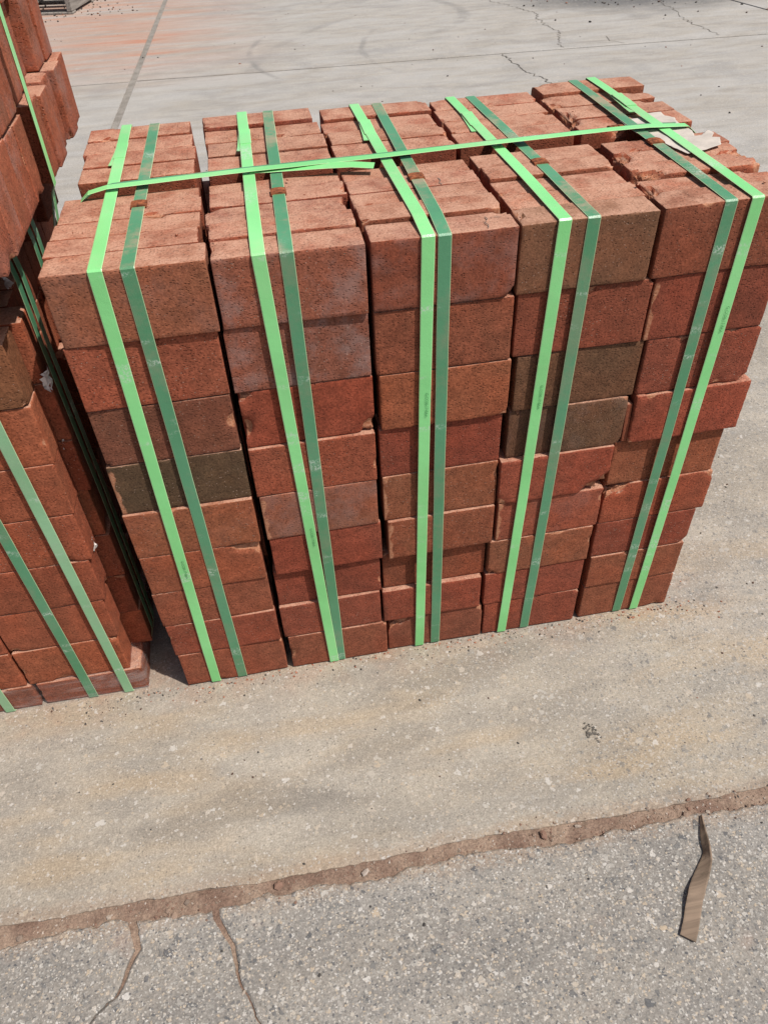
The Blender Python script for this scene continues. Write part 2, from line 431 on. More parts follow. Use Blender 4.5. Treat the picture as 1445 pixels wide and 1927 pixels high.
# ------------------------------------------------------------------ ground
def ngon(name, pts, z, depth, mat, parent, lip=0.004):
    """slab: flat top, small worn lip, sides down"""
    n = len(pts)
    cx = sum(p[0] for p in pts) / n; cy = sum(p[1] for p in pts) / n
    P = [Vector((p[0], p[1])) for p in pts]
    area = sum(P[i].x * P[(i + 1) % n].y - P[(i + 1) % n].x * P[i].y for i in range(n))
    if area < 0: P.reverse()
    inner = []
    for i in range(n):
        t = (P[(i + 1) % n] - P[i - 1])
        nrm = Vector((-t.y, t.x)).normalized()
        inner.append(P[i] + nrm * lip)
    vs = [(p.x, p.y, z) for p in inner] + [(p.x, p.y, z - lip * 0.8) for p in P] + [(p.x, p.y, z - depth) for p in P]
    fs = [tuple(t) for t in tessellate_polygon([[Vector((p.x, p.y, 0)) for p in inner]])]
    fs = [t if (inner[t[1]] - inner[t[0]]).cross(inner[t[2]] - inner[t[0]]) > 0 else t[::-1] for t in fs]
    for i in range(n):
        j = (i + 1) % n
        fs.append((n + i, n + j, j, i))
        fs.append((2 * n + i, 2 * n + j, n + j, n + i))
    return mesh_obj(name, vs, fs, mat, parent)

def rough_line(pts, step, amp, seed, amp2=0.0):
    out = []
    for i in range(len(pts) - 1):
        a, b = Vector(pts[i]), Vector(pts[i + 1])
        L = (b - a).length
        n = max(1, int(L / step))
        t = (b - a).normalized(); nr = Vector((-t.y, t.x))
        for s in range(n):
            p = a + (b - a) * (s / n)
            w = mnoise.noise(Vector((p.x * 22, p.y * 22, seed))) * amp + mnoise.noise(Vector((p.x * 90, p.y * 90, seed + 5))) * amp * 0.6
            out.append(tuple(p + nr * w))
    out.append(tuple(pts[-1]))
    return out

ground = mesh_obj('ground', [(-140, -40, -0.03), (140, -40, -0.03), (140, 240, -0.03), (-140, 240, -0.03)], [(0, 1, 2, 3)], M_EARTH)
tag(ground, 'pale concrete yard floor of large slabs with joints and cracks', 'ground', 'structure')

UP = [(-0.75, -0.385), (-0.289, -0.387), (-0.177, -0.389), (-0.063, -0.391), (0.029, -0.394), (0.124, -0.398), (0.267, -0.401), (0.339, -0.399), (0.469, -0.397), (0.601, -0.402), (0.735, -0.407), (0.874, -0.408), (0.989, -0.409), (1.6, -0.415)]
LO = [(-0.289, -0.424), (-0.175, -0.411), (-0.093, -0.416), (-0.061, -0.423), (0.029, -0.427), (0.052, -0.427), (0.122, -0.419), (0.263, -0.428), (0.333, -0.426), (0.42, -0.421), (0.549, -0.424), (0.635, -0.431), (0.68, -0.429), (0.772, -0.427), (0.861, -0.432), (0.973, -0.436), (1.6, -0.442)]
K1 = [(-0.083, -0.418), (-0.077, -0.46), (-0.1, -0.517), (-0.138, -0.547), (-0.17, -0.64), (-0.2, -1.0), (-0.22, -3.0)]
K2 = [(0.044, -0.427), (0.049, -0.446), (0.069, -0.482), (0.076, -0.531), (0.091, -0.561), (0.103, -0.593), (0.13, -0.68), (0.2, -1.1), (0.25, -3.0)]
def fx(y):      # saw joint running away from the viewer
    return -0.60 + 0.0425 * y
FAR = [(-40, 6.6), (-0.42, 4.778), (0.463, 4.733), (1.245, 4.702), (2.032, 4.674), (2.918, 4.633), (3.9, 4.58), (40, 2.8)]
def fy(x):
    for (a, b), (c, d) in zip(FAR, FAR[1:]):
        if a <= x <= c: return b + (d - b) * (x - a) / (c - a)
g = 0.010
up_r = rough_line(UP, 0.006, 0.004, 1.0)
up_r[0] = (fx(-0.385) + 0.02, -0.385)
up_r = [p for i, p in enumerate(up_r) if i == 0 or p[0] > up_r[0][0] + 0.002]
slab_mid = up_r + [(30, -1.2)] + [(30, fy(30) - g)] + [(x, fy(x) - g) for x in (3.9, 2.918, 2.032, 1.245, 0.463)] + [(fx(4.77) + 0.02, fy(-0.4) - g)]
ngon('concrete_slab', slab_mid, 0.0, 0.03, M_SLAB, ground)
ngon('concrete_slab', [(-30, -0.37), (fx(-0.385) - 0.02, -0.385), (fx(4.77) - 0.02, fy(-0.45) - g), (-30, fy(-30) - g)], 0.0, 0.03, M_SLAB, ground)
ngon('concrete_slab', [(-40, fy(-40) + g), (fx(4.8) - 0.02, fy(-0.42) + g), (fx(12) - 0.02, 12), (0.6, 160), (-40, 160)], 0.001, 0.03, M_SLAB, ground)
jx = lambda y: 4.30 - 0.12 * (y - 5.5)
ngon('concrete_slab', [(fx(4.8) + 0.02, fy(-0.38) + g)] + [(x, fy(x) + g) for x in (0.463, 1.245, 2.032, 2.918, 3.9)] + [(jx(4.56) - 0.01, fy(4.4) + g), (jx(12), 12), (jx(40), 40), (1.2, 40), (fx(12) + 0.02, 12)], 0.001, 0.03, M_SLAB, ground)
ngon('concrete_slab', [(jx(4.56) + 0.012, fy(4.42) + g), (40, fy(39.9) + g), (40, 60), (jx(40) + 0.01, 40), (jx(12) + 0.012, 12)], 0.001, 0.03, M_SLAB, ground)

def off(line, d):
    return [(p[0] + d, p[1]) for p in line]
def lo_between(x0, x1):
    return [p for p in LO if x0 < p[0] < x1]
k1 = rough_line(K1, 0.005, 0.005, 3.0); k2 = rough_line(K2, 0.005, 0.004, 7.0)
def wid(y, a, b):        # crack width narrows away from the joint
    t = min(1, max(0, (-0.42 - y) / 0.14))
    return a + (b - a) * t
k1l = [(p[0] - wid(p[1], 0.007, 0.0006), p[1]) for p in k1]; k1r = [(p[0] + wid(p[1], 0.007, 0.0006), p[1]) for p in k1]
k2l = [(p[0] - wid(p[1], 0.006, 0.0010), p[1]) for p in k2]; k2r = [(p[0] + wid(p[1], 0.006, 0.0014), p[1]) for p in k2]
A = rough_line([(-3, -0.40)] + lo_between(-9, -0.1) + [k1l[0]], 0.006, 0.008, 11.0)
ngon('concrete_slab', A[:-1] + k1l + [(-3, -3)], -0.001, 0.03, M_NEAR, ground, 0.003)
B = rough_line([k1r[0]] + lo_between(-0.065, 0.034) + [k2l[0]], 0.006, 0.008, 12.0)
ngon('concrete_slab', B[:-1] + k2l + k1r[::-1][:-1], -0.001, 0.03, M_NEAR, ground, 0.003)
Cc = rough_line([k2r[0]] + lo_between(0.058, 2) + [(5, -0.45)], 0.006, 0.008, 13.0)
ngon('concrete_slab', Cc + [(5, -3)] + k2r[::-1][:-1], -0.001, 0.03, M_NEAR, ground, 0.003)

# dirt packed into the joint and the cracks
def dirt_strip(name, line, half, mat, step=0.004, nw=14, zc=-0.0055, amp=0.004, parent=None):
    pts = rough_line(line, step, 0.0, 0.0)
    vs, fs = [], []
    for i, p in enumerate(pts):
        q = Vector(pts[min(i + 1, len(pts) - 1)]) - Vector(pts[max(i - 1, 0)])
        q.normalize(); nr = Vector((-q.y, q.x))
        for j in range(nw + 1):
            u = (j / nw * 2 - 1)
            x = p[0] + nr.x * u * half; y = p[1] + nr.y * u * half
            h = zc + amp * (mnoise.noise(Vector((x * 30, y * 30, 2.0))) + 0.6 * mnoise.noise(Vector((x * 110, y * 110, 4.0)))) + 0.0015 * mnoise.noise(Vector((x * 350, y * 350, 1.0)))
            h -= 0.009 * u * u * u * u
            vs.append((x, y, h))
    for i in range(len(pts) - 1):
        for j in range(nw):
            a = i * (nw + 1) + j
            fs.append((a, a + nw + 1, a + nw + 2, a + 1))
    return mesh_obj(name, vs, fs, mat, parent, True)
mids = [(-0.9, -0.402), (-0.289, -0.405), (-0.17, -0.400), (-0.06, -0.407), (0.03, -0.412), (0.13, -0.409), (0.27, -0.414), (0.34, -0.412), (0.47, -0.410), (0.6, -0.415), (0.735, -0.418), (0.87, -0.421), (0.99, -0.423), (1.6, -0.43)]
tag(dirt_strip('joint_dirt', mids, 0.030, M_DIRT), 'red brown dirt packed in the wide slab joint', 'dirt', 'stuff')
tag(dirt_strip('crack_soil', K1[:5], 0.016, M_DIRT, 0.005, 8, -0.007, 0.003), 'brown soil in the left crack of the near slab', 'dirt', 'stuff')
tag(dirt_strip('crack_soil', K2[:6], 0.016, M_DIRT, 0.005, 8, -0.006, 0.003), 'brown soil in the crack right of the first one', 'dirt', 'stuff')
# saw joint filler and far joint filler
vs, fs = [], []
for i, (x, y) in enumerate(FAR):
    vs += [(x, y - 0.02, -0.008), (x, y + 0.02, -0.008)]
    if i: fs.append((2 * i - 2, 2 * i, 2 * i + 1, 2 * i - 1))
tag(mesh_obj('joint_filler', vs, fs, M_CRACK), 'dark narrow joint running across the yard behind the packs', 'joint', 'structure')
tag(mesh_obj('joint_filler', [(fx(-0.4) - 0.03, -0.4, -0.003), (fx(-0.4) + 0.03, -0.4, -0.003), (fx(14) + 0.03, 14, -0.003), (fx(14) - 0.03, 14, -0.003)], [(0, 1, 2, 3)], M_EARTH), 'grey brown filler in the long joint beside the red dust', 'joint', 'structure')
for nm, pts in (('crack', [(2.046, 4.669), (2.043, 4.446), (2.057, 4.162), (2.108, 3.989), (2.103, 3.805), (2.094, 3.491), (2.2, 2.6)]),
                ('crack', [(2.484, 4.69), (2.507, 4.854), (2.621, 5.126), (2.595, 5.421), (2.663, 5.874), (2.556, 6.24), (2.3, 6.9)]),
                ('crack', [(3.599, 4.66), (3.599, 4.93), (3.624, 5.27), (3.706, 5.598), (3.8, 6.3)]),
                ('crack', [(2.9, 4.66), (2.85, 4.75), (2.88, 4.9)])):
    L = rough_line(pts, 0.02, 0.03, pts[0][0])
    vs, fs = [], []
    for i, p in enumerate(L):
        w = 0.0022 + 0.004 * abs(mnoise.noise(Vector((p[0] * 9, p[1] * 9, 3))))
        if i > len(L) * 0.85: w *= 0.5
        vs += [(p[0] - w, p[1], 0.0024), (p[0] + w, p[1], 0.0024)]
        if i: fs.append((2 * i - 2, 2 * i - 1, 2 * i + 1, 2 * i))
    mesh_obj(nm, vs, fs, M_CRACK, ground)

# loose stones and crumbs
def pebble(vs, fs, c, r, rng, flat=0.6):
    b = len(vs)
    t = (1 + 5 ** 0.5) / 2
    rot = Matrix.Rotation(rng.uniform(0, 6.28), 3, 'Z') @ Matrix.Rotation(rng.uniform(-0.5, 0.5), 3, 'X')
    sx, sy, sz = r * rng.uniform(0.75, 1.3), r * rng.uniform(0.6, 1.0), r * flat * rng.uniform(0.7, 1.1)
    for p in ((-1, t, 0), (1, t, 0), (-1, -t, 0), (1, -t, 0), (0, -1, t), (0, 1, t), (0, -1, -t), (0, 1, -t), (t, 0, -1), (t, 0, 1), (-t, 0, -1), (-t, 0, 1)):
        q = Vector(p).normalized() * rng.uniform(0.75, 1.15)
        q = rot @ Vector((q.x * sx, q.y * sy, q.z * sz))
        vs.append((c[0] + q.x, c[1] + q.y, c[2] + q.z))
    for f in ((0, 11, 5), (0, 5, 1), (0, 1, 7), (0, 7, 10), (0, 10, 11), (1, 5, 9), (5, 11, 4), (11, 10, 2), (10, 7, 6), (7, 1, 8), (3, 9, 4), (3, 4, 2), (3, 2, 6), (3, 6, 8), (3, 8, 9), (4, 9, 5), (2, 4, 11), (6, 2, 10), (8, 6, 7), (9, 8, 1)):
        fs.append(tuple(b + i for i in f))
rg = random.Random(5)
vs, fs = [], []
for i in range(620):
    t = rg.random(); x = -0.3 + 1.35 * t ** 0.75
    if rg.random() < 0.25: x = rg.uniform(-0.3, 1.05)
    yc = -0.404 - 0.018 * (x + 0.29) / 1.3
    y = yc + rg.gauss(0, 0.010)
    r = rg.choice([0.0012, 0.0015, 0.0018, 0.0018, 0.0025])
    if rg.random() < 0.03: r = rg.uniform(0.004, 0.0075)
    zd = -0.0055 + 0.004 * (mnoise.noise(Vector((x * 30, y * 30, 2.0))) + 0.6 * mnoise.noise(Vector((x * 110, y * 110, 4.0))))
    if abs(y - yc) > 0.013: zd = 0.0
    pebble(vs, fs, (x, y, zd + r * 0.15), r, rg)
for (x, y, r) in ((0.145, -0.409, 0.008), (0.0, -0.407, 0.006), (-0.03, -0.414, 0.005), (0.585, -0.415, 0.008), (0.285, -0.416, 0.007), (0.83, -0.429, 0.0075), (-0.02, -0.424, 0.006), (0.06, -0.545, 0.004), (0.083, -0.55, 0.005)):
    pebble(vs, fs, (x, y, -0.002), r, rg, 0.5)
o = mesh_obj('joint_gravel', vs, fs, mat_pebble('mixed_gravel', [(0, (0.25, 0.15, 0.11)), (0.3, (0.31, 0.22, 0.165)), (0.55, (0.40, 0.33, 0.27)), (0.75, (0.25, 0.19, 0.15)), (0.92, (0.5, 0.42, 0.36))]))
tag(o, 'fine gravel and crumbs lying in the dirt joint', 'gravel', 'stuff')
vs, fs = [], []
for i in range(170):          # crumbs over the far yard
    y = rg.uniform(1.4, 7.5); x = rg.uniform(-1.4, 5.0)
    if 0.35 * y + 3.2 < x: continue
    r = rg.choice([0.004, 0.005, 0.006, 0.008]) if y > 3 else rg.uniform(0.003, 0.006)
    pebble(vs, fs, (x, y, r * 0.3), r, rg)
for i in range(420):          # spill of dark gravel
    a = rg.uniform(0, 6.28); d = abs(rg.gauss(0, 0.5))
    pebble(vs, fs, (3.7 + d * math.cos(a) * 1.2, 6.55 + d * math.sin(a), 0.006), rg.uniform(0.004, 0.013), rg)
for i in range(110):          # and around the pallet
    pebble(vs, fs, (-1.05 + rg.gauss(0, 0.25), 7.55 + rg.gauss(0, 0.28), 0.006), rg.uniform(0.004, 0.012), rg)
for i in range(260):          # clay crumbs at the foot of the packs
    x = rg.uniform(-0.35, 1.08); y = -abs(rg.gauss(0, 0.022)) + 0.004
    pebble(vs, fs, (x, y, 0.0006), rg.choice((0.0009, 0.0012, 0.0016, 0.0026)), rg, 0.6)
for i in range(90):
    x = rg.uniform(1.0, 1.35); y = rg.uniform(-0.35, 0.6)
    pebble(vs, fs, (x, y, 0.0006), rg.choice((0.001, 0.0015, 0.0022, 0.003)), rg, 0.6)
for i in range(60):           # specks on the near slabs
    x = rg.uniform(-0.3, 1.2); y = rg.uniform(-0.6, 0.0)
    pebble(vs, fs, (x, y, 0.0005), rg.uniform(0.0012, 0.003), rg, 0.5)
o = mesh_obj('loose_gravel', vs, fs, mat_pebble('dark_gravel', [(0, (0.07, 0.065, 0.06)), (0.4, (0.12, 0.11, 0.10)), (0.65, (0.10, 0.055, 0.04)), (0.8, (0.22, 0.20, 0.18)), (0.93, (0.30, 0.13, 0.08))]))
tag(o, 'dark stone crumbs scattered over the concrete yard', 'gravel', 'stuff')
# black dried smudge on the slab
vs, fs = [], []
for i in range(46):
    x = 0.734 + rg.gauss(0, 0.006); y = -0.252 + rg.gauss(0, 0.009)
    r = rg.uniform(0.0008, 0.003)
    n = 9; b = len(vs)
    for a in range(n):
        q = r * rg.uniform(0.6, 1.25)
        vs.append((x + q * math.cos(a * 6.283 / n), y + q * math.sin(a * 6.283 / n), 0.0014 + 0.00002 * i))
    fs.append(tuple(range(b, b + n)))
tag(mesh_obj('dried_smudge', vs, fs, M_CRACK), 'small dark dried smudge on the sandy slab', 'stain', 'stuff')

# ------------------------------------------------------------------ bricks
BX, BY, BZ = 0.195, 0.054, 0.094
def axis(L, step):
    e = [0.0, 0.0013, 0.0060]
    n = max(2, int(round((L - 0.012) / step)))
    m = [0.0060 + (L - 0.012) * i / n for i in range(1, n)]
    return np.array(e + m + [L - 0.0060, L - 0.0013, L]) - L / 2
def brick_mesh(seed, chips, size=(BX, BY, BZ), heavy=False, scuff=False):
    rg = random.Random(seed)
    X, Y, Z = axis(size[0], 0.0075), axis(size[1], 0.0075), axis(size[2], 0.0075)
    h = np.array(size) / 2
    nx, ny, nz = len(X), len(Y), len(Z)
    idx, vs, fs = {}, [], []
    def vid(i, j, k):
        if (i, j, k) not in idx:
            idx[(i, j, k)] = len(vs)
            vs.append((X[i], Y[j], Z[k]))
        return idx[(i, j, k)]
    for k, rev in ((0, True), (nz - 1, False)):
        for i in range(nx - 1):
            for j in range(ny - 1):
                f = [vid(i, j, k), vid(i + 1, j, k), vid(i + 1, j + 1, k), vid(i, j + 1, k)]
                fs.append(f[::-1] if rev else f)
    for j, rev in ((0, False), (ny - 1, True)):
        for i in range(nx - 1):
            for k in range(nz - 1):
                f = [vid(i, j, k), vid(i + 1, j, k), vid(i + 1, j, k + 1), vid(i, j, k + 1)]
                fs.append(f[::-1] if rev else f)
    for i, rev in ((0, True), (nx - 1, False)):
        for j in range(ny - 1):
            for k in range(nz - 1):
                f = [vid(i, j, k), vid(i, j + 1, k), vid(i, j + 1, k + 1), vid(i, j, k + 1)]
                fs.append(f[::-1] if rev else f)
    V = np.array(vs)
    r0 = rg.uniform(0.0006, 0.0011)
    edge = (np.abs(V) > h - 0.0001).sum(1)
    out = V.copy(); chipv = np.zeros(len(V))
    so_ = rg.uniform(0, 90)
    for a in range(len(V)):
        p = V[a]
        nz_ = mnoise.noise(Vector((p[0] * 40 + so_, p[1] * 40, p[2] * 40)))
        r = r0 * (1.0 + 0.7 * nz_)
        r = min(max(r, 0.0004), 0.0018)
        q = np.clip(p, -(h - r), h - r)
        d = p - q
        L = np.linalg.norm(d)
        if L > r: d = d / L * r
        out[a] = q + d
    for c in range(chips):
        ax = rg.choice((0, 0, 1, 2))
        cc = np.array([rg.choice((-1, 1)) * h[0], rg.choice((-1, 1)) * h[1], rg.choice((-1, 1)) * h[2]])
        cc[ax] = rg.uniform(-1, 1) * h[ax]
        if rg.random() < 0.35: cc[ax] = math.copysign(h[ax], cc[ax])
        R = rg.uniform(0.005, 0.013); dep = rg.uniform(0.001, 0.0038)
        if heavy: R *= 1.8; dep *= 2.0
        sc_ = np.ones(3); sc_[ax] = rg.uniform(0.45, 0.9)
        dd = np.linalg.norm((V - cc) * sc_, axis=1)
        f = np.clip(1 - dd / R, 0, 1)
        dirv = -cc / np.maximum(np.abs(cc), 1e-6) * (np.abs(np.abs(cc) - h) < 1e-6)
        for a in np.nonzero(f > 0)[0]:
            w = min(1.0, f[a] * 2.2) * (0.55 + 0.9 * rg.random())
            out[a] = out[a] + dirv * dep * w
            chipv[a] = max(chipv[a], min(1, f[a] * 1.5) * (0.55 + 0.45 * min(1, dep / 0.004)))
    # slight warp of a fired brick
    wa, wb = rg.uniform(-1, 1) * 0.0009, rg.uniform(-1, 1) * 0.0009
    out[:, 2] += wa * (out[:, 0] / h[0]) ** 2
    out[:, 1] += wb * (out[:, 0] / h[0]) ** 2
    for a in range(len(V)):
        n3 = mnoise.noise(Vector((V[a][0] * 28 + so_, V[a][1] * 28 + 9, V[a][2] * 28)))
        out[a] *= 1 + 0.0035 * n3
    for a in np.nonzero(edge >= 2)[0]:      # ragged arris
        q = mnoise.noise(Vector((V[a][0] * 190 + so_, V[a][1] * 190, V[a][2] * 190)))
        out[a] *= 1 - np.minimum(0.0009 / h, 0.02) * max(0.0, q) * 1.6
    chipv[edge >= 2] = np.maximum(chipv[edge >= 2], 0.28)
    if scuff:
        for a in range(len(V)):
            if V[a][1] < -h[1] + 0.002 and V[a][0] < -h[0] + 0.010:
                q = mnoise.noise(Vector((V[a][2] * 45 + so_, V[a][0] * 120, 2)))
                chipv[a] = max(chipv[a], min(1.0, 0.45 + 0.9 * q + (0.3 if V[a][0] < -h[0] + 0.004 else 0)))
    me = bpy.data.meshes.new('brick')
    me.from_pydata(out.tolist(), [], fs)
    me.polygons.foreach_set('use_smooth', [True] * len(me.polygons))
    at = me.attributes.new('chip', 'FLOAT', 'POINT')
    at.data.foreach_set('value', chipv.astype(np.float32))
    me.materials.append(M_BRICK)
    me.update()
    return me
VAR = [brick_mesh(100 + i, [1, 2, 2, 3, 3, 4, 5, 6][i % 8]) for i in range(20)]

SCUFF = [brick_mesh(500 + i, 2, scuff=True) for i in range(3)]
HEAVY = [brick_mesh(300 + i, 7, heavy=True) for i in range(5)]
rb = random.Random(21)
GAIN = 1.70
def tone(c, gain=None):
    w_ = 0.30 if max(c) > 105 else 0.08
    c = [a * (1 - w_) + b * w_ for a, b in zip(c, (121, 63, 47))]
    l = lin(c)
    g_ = GAIN if gain is None else gain
    m = 0.3 * l[0] + 0.6 * l[1] + 0.1 * l[2]
    return [min(0.8, (v * 0.88 + m * 0.12) * g_ * t) for v, t in zip(l, (1.0, 1.05, 0.86))]
def put_brick(parent, x0, x1, y0, y1, z0, z1, col, bloom=0.0, tilt=0.0, yaw=0.0, roll=0.0, mesh=None, keep=False):
    me = mesh or rb.choice(VAR)
    o = bpy.data.objects.new('brick', me)
    COL.objects.link(o); o.parent = parent
    pl = parent.location
    o.location = ((x0 + x1) / 2 - pl[0], (y0 + y1) / 2 - pl[1], (z0 + z1) / 2 - pl[2])
    fx_, fy_, fz_ = rb.choice(((1, 1, 1), (-1, -1, 1), (-1, 1, -1), (1, -1, -1)))
    if keep: fx_, fy_, fz_ = 1, 1, 1
    flip = {(1, 1, 1): Matrix.Identity(3), (-1, -1, 1): Matrix.Rotation(math.pi, 3, 'Z'), (-1, 1, -1): Matrix.Rotation(math.pi, 3, 'Y'), (1, -1, -1): Matrix.Rotation(math.pi, 3, 'X')}[(fx_, fy_, fz_)]
    m = Matrix.Rotation(yaw, 3, 'Z') @ Matrix.Rotation(-tilt, 3, 'Y') @ Matrix.Rotation(roll, 3, 'X') @ flip
    o.rotation_euler = m.to_euler()
    o.scale = ((x1 - x0) / BX, (y1 - y0) / BY, (z1 - z0) / BZ)
    o.color = (*col, 1.0 - bloom)
    return o
def rand_col(rg_, top=False):
    base = rg_.choice(((128, 62, 45), (124, 56, 41), (130, 66, 47), (120, 60, 46), (127, 60, 44), (122, 66, 50), (115, 52, 40)))
    j = rg_.uniform(-8, 8)
    return tone((base[0] + j, base[1] + j * 0.7, base[2] + j * 0.6))

# ------------------------------------------------------------------ straps
def hull2(pts):
    pts = sorted(set((round(a, 5), round(b, 5)) for a, b in pts))
    def half(ps):
        o = []
        for p in ps:
            while len(o) >= 2 and (o[-1][0] - o[-2][0]) * (p[1] - o[-2][1]) - (o[-1][1] - o[-2][1]) * (p[0] - o[-2][0]) <= 0:
                o.pop()
            o.append(p)
        return o
    lo_, up_ = half(pts), half(pts[::-1])
    return lo_[:-1] + up_[:-1]
def band(name, path, wdir, width, thick, mat, parent, closed=False, taper=None):
    """flat band swept along 3D path; wdir = direction of its width"""
    n = len(path)
    P = [Vector(p) for p in path]
    vs, fs = [], []
    pl = Vector(parent.location) if parent is not None and parent.parent is None else (Vector(parent.parent.location) + Vector(parent.location) if parent is not None else Vector())
    for i in range(n):
        a = P[(i - 1) % n] if (closed or i > 0) else P[i]
        b = P[(i + 1) % n] if (closed or i < n - 1) else P[i]
        t = (b - a).normalized()
        wd = wdir(i) if callable(wdir) else Vector(wdir)
        wd = (wd - t * wd.dot(t)).normalized()
        nr = wd.cross(t).normalized()
        w = width * (taper(i / (n - 1)) if taper else 1.0)
        cam_ = 0.00022
        for u, hgt in ((-0.5, 0.0), (-0.44, 0.5), (0.0, 0.5 + cam_ / thick), (0.44, 0.5), (0.5, 0.0), (0.44, -0.5), (0.0, -0.5), (-0.44, -0.5)):
            vs.append(P[i] + wd * w * u + nr * thick * hgt - pl)
    k = 8
    last = n if closed else n - 1
    for i in range(last):
        j = (i + 1) % n
        for s in range(k):
            fs.append((i * k + s, i * k + (s + 1) % k, j * k + (s + 1) % k, j * k + s))
    if not closed:
        fs.append(tuple(range(k))[::-1]); fs.append(tuple((n - 1) * k + s for s in range(k)))
    o = mesh_obj(name, vs, fs, mat, parent, False)
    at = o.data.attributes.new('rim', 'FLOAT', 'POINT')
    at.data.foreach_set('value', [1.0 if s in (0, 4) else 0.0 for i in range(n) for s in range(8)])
    return o
def densify(pts, step):
    out = []
    for i in range(len(pts)):
        a, b = Vector(pts[i]), Vector(pts[(i + 1) % len(pts)])
        n = max(1, int((b - a).length / step))
        for s in range(n):
            out.append(a + (b - a) * (s / n))
    return out
def loop_strap(parent, profile, xt_back, xt_front, xb_front, offset, width, mat, ymid):
    """closed strap round a (y,z) profile; x drifts from back to front to bottom"""
    h = hull2(profile)
    cy = sum(p[0] for p in h) / len(h); cz = sum(p[1] for p in h) / len(h)
    pts = [(0.0, a + math.copysign(offset, a - cy), b + math.copysign(offset if b > 0.05 else min(offset, 0.0012), b - cz)) for a, b in h]
    pts = densify(pts, 0.03)
    zt = max(p[2] for p in pts); yb = max(p[1] for p in pts); yf = min(p[1] for p in pts)
    out = []
    for p in pts:
        if p[1] < yf + 0.012:
            x = xb_front + (xt_front - xb_front) * p[2] / zt
        elif p[2] > zt - 0.03:
            x = xt_front + (xt_back - xt_front) * (p[1] - yf) / (yb - yf)
        elif p[1] > yb - 0.03:
            x = xt_back
        else:
            x = xb_front + (xt_back - xb_front) * (p[1] - yf) / (yb - yf)
        x += 0.0005 * mnoise.noise(Vector((p[1] * 9, p[2] * 9, xt_front * 50)))
        out.append(Vector((x, p[1], p[2])))
    return band('strap', out, (1, 0, 0), width, 0.0009, mat, parent, True), out
def top_z(path, y):
    best = None
    c = [p for p in path if p[2] > 0.7]
    c.sort(key=lambda p: abs(p[1] - y))
    return c[0]
def seal(parent, c, along, w, l):
    """crimped steel seal wrapped round a strap; c is its centre on the strap"""
    a = Vector(along).normalized(); s = Vector((a.y, -a.x, 0)).normalized(); up = Vector((0, 0, 1))
    prof = [(-1.0, 0.0), (-0.96, 0.0030), (-0.62, 0.0034), (-0.52, 0.0018), (-0.40, 0.0034), (0.05, 0.0036), (0.16, 0.0020), (0.28, 0.0036), (0.75, 0.0034), (0.94, 0.0030), (1.0, 0.0)]
    pl = Vector(parent.parent.location)
    vs, fs = [], []
    n = 5
    for u, hgt in prof:
        for j in range(n):
            v = j / (n - 1) * 2 - 1
            e = (1 - 0.45 * abs(v) ** 3)
            q = Vector(c) + a * u * l / 2 + s * v * w / 2 * (1 + (0.04 if hgt < 0.0025 else 0)) + up * (hgt * e)
            vs.append(q - pl)
    m = len(vs)
    for u, hgt in prof:
        for j in range(n):
            v = j / (n - 1) * 2 - 1
            q = Vector(c) + a * u * l / 2 + s * v * w / 2 * 1.03 + up * (-0.0012)
            vs.append(q - pl)
    N = len(prof)
    for i in range(N - 1):
        for j in range(n - 1):
            p = i * n + j
            fs.append((p, p + 1, p + n + 1, p + n)); fs.append((m + p, m + p + n, m + p + n + 1, m + p + 1))
        fs.append((i * n, (i + 1) * n, m + (i + 1) * n, m + i * n))
        fs.append((i * n + n - 1, m + i * n + n - 1, m + (i + 1) * n + n - 1, (i + 1) * n + n - 1))
    for j in range(n - 1):
        fs.append((j, m + j, m + j + 1, j + 1)); p = (N - 1) * n + j
        fs.append((p, p + 1, m + p + 1, m + p))
    return mesh_obj('seal', vs, fs, M_RUST, parent)
def code_print(parent, body, pos, rot, size):
    cu = bpy.data.curves.new('code', 'FONT')
    cu.body = body; cu.size = size; cu.align_x = 'CENTER'; cu.align_y = 'CENTER'
    t = bpy.data.objects.new('code', cu); COL.objects.link(t)
    dg = bpy.context.evaluated_depsgraph_get()
    me = bpy.data.meshes.new_from_object(t.evaluated_get(dg))
    bpy.data.objects.remove(t)
    me.materials.clear(); me.materials.append(M_INK)
    o = link(bpy.data.objects.new('printed_code', me), parent)
    o.location = Vector(pos) - Vector(parent.parent.location)
    o.rotation_euler = rot
    return o
SW = 0.0178

# ------------------------------------------------------------------ the main pack
pack = empty('brick_pack', (0.5, 0.29, 0.0), 'complete pack of stacked red bricks bound with five pairs of green straps', 'brick pack')
pack['group'] = 'strapped brick packs'
ZC = [0.003, 0.098, 0.186, 0.275, 0.366, 0.463, 0.558, 0.657, 0.758, 0.857]
ROWS = [(0.0, 0.0535), (0.0545, 0.1065), (0.1072, 0.1593), (0.160, 0.2118), (0.2125, 0.2635), (0.316, 0.3785), (0.3795, 0.4435), (0.4445, 0.5085), (0.5095, 0.574)]
